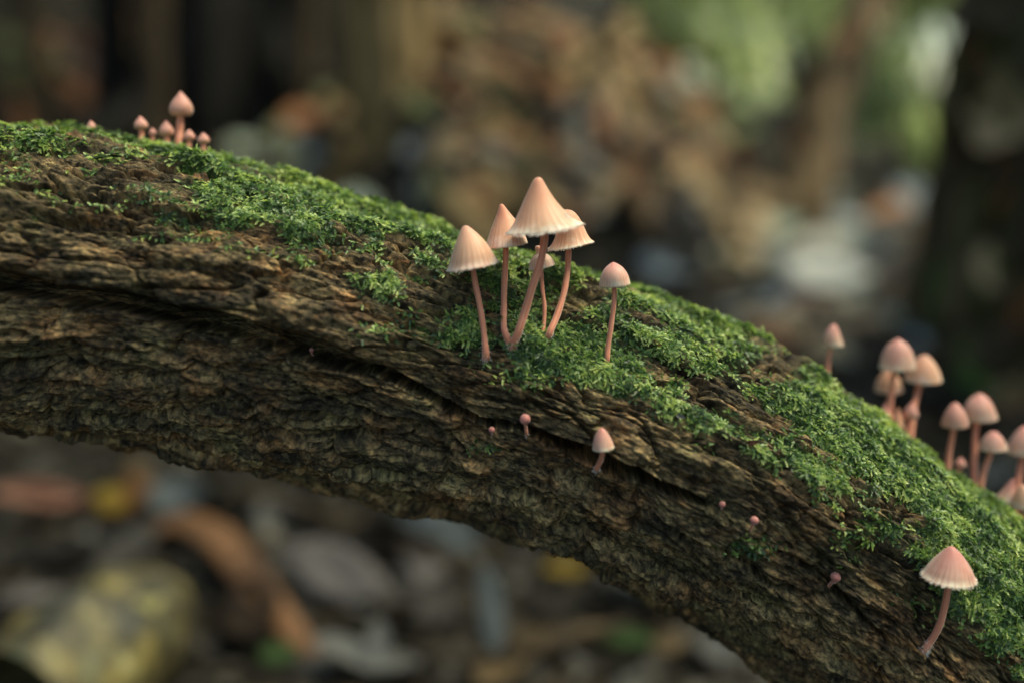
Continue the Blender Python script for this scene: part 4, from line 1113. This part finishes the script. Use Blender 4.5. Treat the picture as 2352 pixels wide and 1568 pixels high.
# ---- yellow rotten wood, lower left
def rotten_wood():
    a = gp(150, 1545, .034); b = gp(420, 1355, .036)
    ax = b - a; L = np.linalg.norm(ax)
    pts = [a - ax * .35, a, a + ax * .5, a + ax * .85, a + ax * 1.0, a + ax * 1.05]
    v, q = tube(pts, [.030, .034, .036, .033, .022, .002], ns=40, nl=60, bumps=.004, seed=5, freq=60)
    root = empty('rotten_wood', a); tag(root, 'rounded chunk of rotten wood mottled yellow with lichen', 'wood')
    m, n, bb = new_mat('yellow_rotten_wood')
    geo = nd(n, 'ShaderNodeTexCoord').outputs['Object']
    z1 = noise(n, geo, 42, 4, .6); z2 = noise(n, mapping(n, geo, (1, 1, 1), (2, 5, 1)), 70, 4, .6)
    r1 = ramp(n, [(.38, (.018, .016, .009)), (.52, (.070, .053, .019)), (.68, (.20, .155, .048))]); n.links.new(z1, r1.inputs[0])
    c = mixc(n, mapr(n, z2, .58, .70), r1.outputs[0], (.30, .26, .11))
    c = mixc(n, mapr(n, z2, .42, .34, 0, .7), c, (.07, .09, .06))
    n.links.new(c, bb.inputs['Base Color']); bb.inputs['Roughness'].default_value = .6
    bumpn(n, z2, .6, .004, bb)
    o = link('wood_body', fast_mesh('wood_body', v - a, q), m, root); o.matrix_parent_inverse = Matrix()
    r = np.random.default_rng(4); lm = flat_mat('lichen', (.30, .26, .10), .7, c2=(.16, .14, .05), scale=60)
    for _ in range(12):                                            # lichen scabs standing proud
        t = r.uniform(.1, .95); an = r.uniform(0, 6.28); k = int(t * 59); c = v.reshape(60, 40, 3)[k, int(an / 6.283 * 40) % 40]
        cc = v.reshape(60, 40, 3)[k].mean(0); nn = (c - cc) / np.linalg.norm(c - cc); e = np.cross(nn, ax / L); f = np.cross(nn, e); rad = r.uniform(.003, .007)
        vv = [c + nn * .002 - a] + [c + (e * math.cos(w_ * .698) + f * math.sin(w_ * .698)) * rad * r.uniform(.7, 1.2) - nn * .0005 - a for w_ in range(9)]
        me = bpy.data.meshes.new('lichen'); me.from_pydata([tuple(x) for x in vv], [], [(0, 1 + w_, 1 + (w_ + 1) % 9) for w_ in range(9)])
        o = link('lichen', me, lm, root); o.matrix_parent_inverse = Matrix()
rotten_wood()

# ------------------------------------------------------------------ shrubs and green beyond the gap
def foliage_mat(name, a, b, trans=.45):
    m, n, p = new_mat(name)
    t = nd(n, 'ShaderNodeAttribute', attribute_name='tint').outputs['Fac']
    r = ramp(n, [(0, a), (1, b)]); n.links.new(t, r.inputs[0]); n.links.new(r.outputs[0], p.inputs['Base Color']); p.inputs['Roughness'].default_value = .45
    tr = nd(n, 'ShaderNodeBsdfTranslucent'); n.links.new(mixc(n, 1.0, r.outputs[0], (1.5, 1.5, 1.05), 'MULTIPLY'), tr.inputs[0])
    mx = nd(n, 'ShaderNodeMixShader'); mx.inputs[0].default_value = trans
    n.links.new(p.outputs[0], mx.inputs[1]); n.links.new(tr.outputs[0], mx.inputs[2]); n.links.new(mx.outputs[0], n.nodes['Material Output'].inputs[0])
    return m
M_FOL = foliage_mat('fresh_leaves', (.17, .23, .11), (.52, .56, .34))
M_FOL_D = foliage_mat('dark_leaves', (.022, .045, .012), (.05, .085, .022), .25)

def shrub(label, base, height, rad, nleaf, lsize, mat, seed, group=None, clumps=16, name='shrub', cat='shrub'):
    r = np.random.default_rng(seed); base = np.array(base, float)
    root = empty(name, base); tag(root, label, cat, group)
    cc = []
    for i in range(clumps):
        t = r.random(); a = r.random() * 6.28; rr = rad * math.sqrt(r.random()) * (0.55 + 0.7 * math.sin(math.pi * min(1, t + .1)))
        cc.append((math.cos(a) * rr, math.sin(a) * rr, height * (0.12 + 0.88 * t)))
    cc = np.array(cc)
    for i in range(min(5, clumps)):
        v, q = tube([np.array([0, 0, -.04]), cc[i] * np.array([.3, .3, .4]), cc[i]], [rad * .035, rad * .025, rad * .008], ns=8, nl=16)
        o = link('stem', fast_mesh('stem', v, q), M_BROWN, root); o.matrix_parent_inverse = Matrix()
    k = r.integers(0, clumps, nleaf)
    c = cc[k] + r.normal(0, rad * .17, (nleaf, 3))
    d = r.normal(size=(nleaf, 3)); d /= np.linalg.norm(d, axis=1)[:, None]
    e = np.cross(d, r.normal(size=(nleaf, 3))); e /= np.linalg.norm(e, axis=1)[:, None]
    L = lsize * r.uniform(.6, 1.3, nleaf)[:, None]
    V = np.stack([c - d * L, c - e * L * .42, c + d * L, c + e * L * .42], 1).reshape(-1, 3)
    me = fast_mesh('foliage', V, np.arange(nleaf * 4).reshape(-1, 4), False)
    tb = r.random(clumps)[k] * .6 + r.random(nleaf) * .4
    attr(me, 'tint', np.repeat(tb, 4))
    o = link('foliage', me, mat, root); o.matrix_parent_inverse = Matrix()
    tag(o, kind='stuff')
    return root

GH = 'bright shrubs in the green gap'
for i, (px, d, h, rd, nl, mt, lb) in enumerate((
        (1730, 3.4, 1.2, .42, 1100, M_FOL, 'bright green shrub in the gap beyond the mound'),
        (1840, 5.2, 2.4, .90, 800, M_FOL, 'sunlit tall shrub deep in the green gap'),
        (2080, 2.6, .62, .17, 900, M_FOL, 'thin leafy shrub between leaning sapling and mossy trunk'),
        (2180, 4.2, 1.6, .50, 2400, M_FOL, 'green shrub showing past the mossy trunk edge'),
        (2020, 8.0, 3.6, 1.9, 1300, M_FOL, 'farthest pale green thicket closing the gap'),
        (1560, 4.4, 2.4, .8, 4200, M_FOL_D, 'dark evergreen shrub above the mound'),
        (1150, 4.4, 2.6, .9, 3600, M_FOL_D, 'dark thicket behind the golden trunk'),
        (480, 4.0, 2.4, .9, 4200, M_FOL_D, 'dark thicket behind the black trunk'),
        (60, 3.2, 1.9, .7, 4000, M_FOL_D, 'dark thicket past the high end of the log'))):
    b = stand(px, d); shrub(lb, b, h, rd, nl, .035 if d < 3 else .05, mt, 40 + i, GH if mt is M_FOL else 'dark thickets behind the trunks', clumps=18)

# unseen thickets added at the sides and behind the viewer to block low sky light
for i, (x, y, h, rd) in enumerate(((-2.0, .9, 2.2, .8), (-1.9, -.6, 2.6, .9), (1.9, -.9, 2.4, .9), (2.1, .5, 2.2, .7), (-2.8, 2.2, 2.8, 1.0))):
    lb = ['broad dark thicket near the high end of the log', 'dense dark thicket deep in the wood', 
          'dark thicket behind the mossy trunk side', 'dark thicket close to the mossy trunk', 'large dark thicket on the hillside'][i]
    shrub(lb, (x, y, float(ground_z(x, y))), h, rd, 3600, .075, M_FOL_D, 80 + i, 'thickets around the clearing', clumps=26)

# ------------------------------------------------------------------ arched dry strip and hanging dead fronds
def ribbon(pts, width, thick, sag=0.0, nl=40):
    cl, tt = catmull(pts, nl)
    T = np.gradient(cl, axis=0); T /= np.linalg.norm(T, axis=1)[:, None]
    n = np.array([0, -.5, 1.0])[None] - (T @ np.array([0, -.5, 1.0]))[:, None] * T; n /= np.linalg.norm(n, axis=1)[:, None]
    sd = np.cross(T, n); w = width * np.clip(np.sin(np.pi * (tt * .9 + .06)) ** .5, .12, 1)
    rows = [cl + sd * (w * c)[:, None] - n * (abs(c) ** 2 * w * sag)[:, None] for c in (-.5, -.25, 0, .25, .5)]
    top = np.stack(rows, 1); bot = top - n[:, None] * thick
    ring = np.concatenate([top, bot[:, ::-1]], 1); m = ring.shape[1]
    i = np.arange(nl - 1)[:, None] * m; j = np.arange(m)[None]
    q = np.stack([i + j, i + (j + 1) % m, i + m + (j + 1) % m, i + m + j], -1).reshape(-1, 4)
    return ring.reshape(-1, 3), q

M_STRIP = flat_mat('dry_strip', (.19, .095, .045), .6, c2=(.05, .028, .018), scale=40)
pts = [gp(x, y, l) for x, y, l in ((300, 1240, .012), (390, 1195, .022), (480, 1215, .026), (560, 1300, .024), (650, 1420, .016), (720, 1500, .008))]
v, q = ribbon(pts, .023, .0015, .35)
o = link('dry_leaf_strip', fast_mesh('dry_leaf_strip', v - pts[0], q), M_STRIP); o.location = pts[0].tolist()
tag(o, 'curved brown dry strip arching beside the yellow rotten wood', 'leaf')

FROND = {'tan': flat_mat('frond_tan', (.27, .185, .085), .7, c2=(.14, .09, .04), scale=30), 'brown': flat_mat('frond_brown', (.12, .072, .034), .7, c2=(.05, .03, .016), scale=30),
         'black': flat_mat('frond_black', (.016, .012, .009), .7, scale=30), 'rust': flat_mat('frond_rust', (.24, .105, .040), .7, c2=(.11, .045, .02), scale=30),  # black fronds stand in for shaded hollows between the others
         'grey': flat_mat('frond_grey', (.20, .19, .165), .7, c2=(.10, .095, .085), scale=30), 'olive': flat_mat('frond_olive', (.10, .10, .040), .7, c2=(.05, .05, .02), scale=30)}
def fronds():
    r = np.random.default_rng(77)
    def hang(x0, y0, ang, ln, wpx, col, where):
        a = R(ang); p = []
        for k in range(4):
            t = k / 3; x = x0 + math.cos(a) * ln * t + r.normal(0, 10); y = max(20, y0 + math.sin(a) * ln * t)
            p.append(gp(x, y, .035 + .03 * math.sin(math.pi * t)) if k else gp(x, y, .045))
        d = (p[1] - CAM) @ FWD
        if max(np.linalg.norm(p[i + 1] - p[i]) for i in range(3)) > .35: return
        v, q = ribbon(p, wpx * d / FPX, .002, .3, 24)
        o = link('dead_frond', fast_mesh('dead_frond', v - p[0], q), FROND[col]); o.location = p[0].tolist()
        tag(o, col + ' dead frond hanging ' + where, 'frond', col + ' dead fronds ' + where)
    cols = ['tan', 'brown', 'black', 'rust', 'grey', 'olive']; pr = [.27, .17, .30, .12, .07, .07]  # large black share puts the mound's dark gaps into colour
    for _ in range(110):
        hang(r.uniform(960, 1640), r.uniform(20, 400), r.normal(52, 20), r.uniform(110, 280), r.uniform(30, 80), cols[r.choice(6, p=pr)], 'on the root mound')
    for _ in range(60):
        hang(r.uniform(0, 950), r.uniform(20, 290), r.normal(80, 18), r.uniform(80, 220), r.uniform(16, 42), ['brown', 'black', 'olive', 'tan', 'rust'][r.choice(5, p=[.35, .3, .15, .12, .08])], 'in the dark under the thickets')
fronds()

# ------------------------------------------------------------------ bits lying on the log
def log_bits():
    r = np.random.default_rng(55)
    me_c = {}
    spots = [(1725, 1018, 34, 'reddish bark flake lying against the moss edge', 'reddish'), (250, 372, 60, 'sliver of pale green leaf on the upper log', 'green'), (1060, 640, 26, 'scrap of brown leaf in the moss beside the peach bell mushroom', 'tan'),
             (640, 520, 24, 'crumb of tan leaf on bare bark below the moss', 'tan'), (1500, 790, 26, 'scrap of brown leaf among moss past the lone slender mushroom', 'orange-brown'), (1880, 1120, 30, 'fleck of dead leaf on the wide mossy slope', 'tan'),
             (300, 560, 24, 'brown leaf scrap on bark above the widest crack', 'dark brown'), (930, 610, 22, 'small rust leaf scrap at the moss edge', 'orange-brown'), (2080, 1310, 24, 'leaf scrap on bark near the curved-stem mushroom', 'tan'),
             (1560, 960, 22, 'pale scrap of leaf on a bare streak of bark', 'pale grey'), (120, 300, 40, 'pale wood chip at the high end of the log', 'tan'), (270, 325, 44, 'bare bark chip next to the short pink bud', 'tan')]
    for x, y, L, lb, c in spots:
        p, d, k = on_log(x, y)
        n = LOG['F'][k // LOG['NT']] * math.cos(LOG['TH'][k]) + LOG['U'][k // LOG['NT']] * math.sin(LOG['TH'][k])
        a = r.normal(-.35, .35); xd = RGT * math.cos(a) + UPV * math.sin(a)
        o = put_leaf(p + n * .0012, xd, n + r.normal(0, .25, 3), L * d / FPX, r.uniform(.5, .9), int(r.integers(14)), c, lb, 'scraps lying on the log')
        o.name = 'leaf_scrap'
log_bits()

# ------------------------------------------------------------------ leaves climbing the mossy trunk and clinging to the leaning sapling
def climbing():
    r = np.random.default_rng(61)
    tb = stand(2730, 1.02)
    n = 0
    while n < 110:
        x, y = r.uniform(2090, 2352), r.uniform(0, 1050)
        d0 = P(x, y, 1.0) - CAM; o0 = CAM[:2] - tb[:2]
        A = d0[:2] @ d0[:2]; B = 2 * d0[:2] @ o0; C = o0 @ o0 - .222 ** 2; D = B * B - 4 * A * C
        if D <= 0: 
            n += .2; continue
        t = (-B - math.sqrt(D)) / (2 * A); p = CAM + d0 * t
        nr = np.array([p[0] - tb[0], p[1] - tb[1], 0]); nr /= np.linalg.norm(nr)
        low = y > 560
        c = ['green', 'olive', 'umber', 'rusty', 'sandy'][r.choice(5, p=[.5, .3, .1, .05, .05] if low and x < 2300 else [.08, .17, .35, .2, .2])]
        o = put_leaf(p + nr * .008, (r.normal(0, .5), r.normal(0, .2), -1), nr + r.normal(0, .35, 3) + np.array([0, -.2, .3]), r.uniform(.045, .08), r.uniform(.9, 1.5), int(r.integers(14)),
                     'ivy green' if c == 'green' else c, ('ivy green' if c == 'green' else c) + ' leaf clinging to the thick mossy trunk', 'leaves clinging to the mossy trunk')
        o.name = 'climbing_leaf'; n += 1
    for k in range(26):
        t = r.random(); x = np.interp(t, [0, .35, .7, 1], [1735, 1790, 1890, 1985]); y = np.interp(t, [0, .35, .7, 1], [680, 500, 250, 40])
        c = ['umber', 'rusty', 'olive', 'sandy'][r.choice(4, p=[.35, .25, .15, .25])]
        o = put_leaf(P(x + r.normal(0, 22), y, 1.50 + .09 * t), (r.normal(0, .5), 0, -1), (r.normal(0, .4), -1, r.normal(.4, .3)), r.uniform(.04, .075), r.uniform(.6, 1.2), int(r.integers(14)), c,
                     c + ' withered leaf hanging on the leaning sapling', 'withered leaves on the leaning sapling')
        o.name = 'withered_leaf'
LEAF_MAT['ivy green'] = flat_mat('leaf_ivy_green', (.14, .27, .05), .4, .25, c2=(.08, .16, .03), scale=45, spec=.4)
climbing()
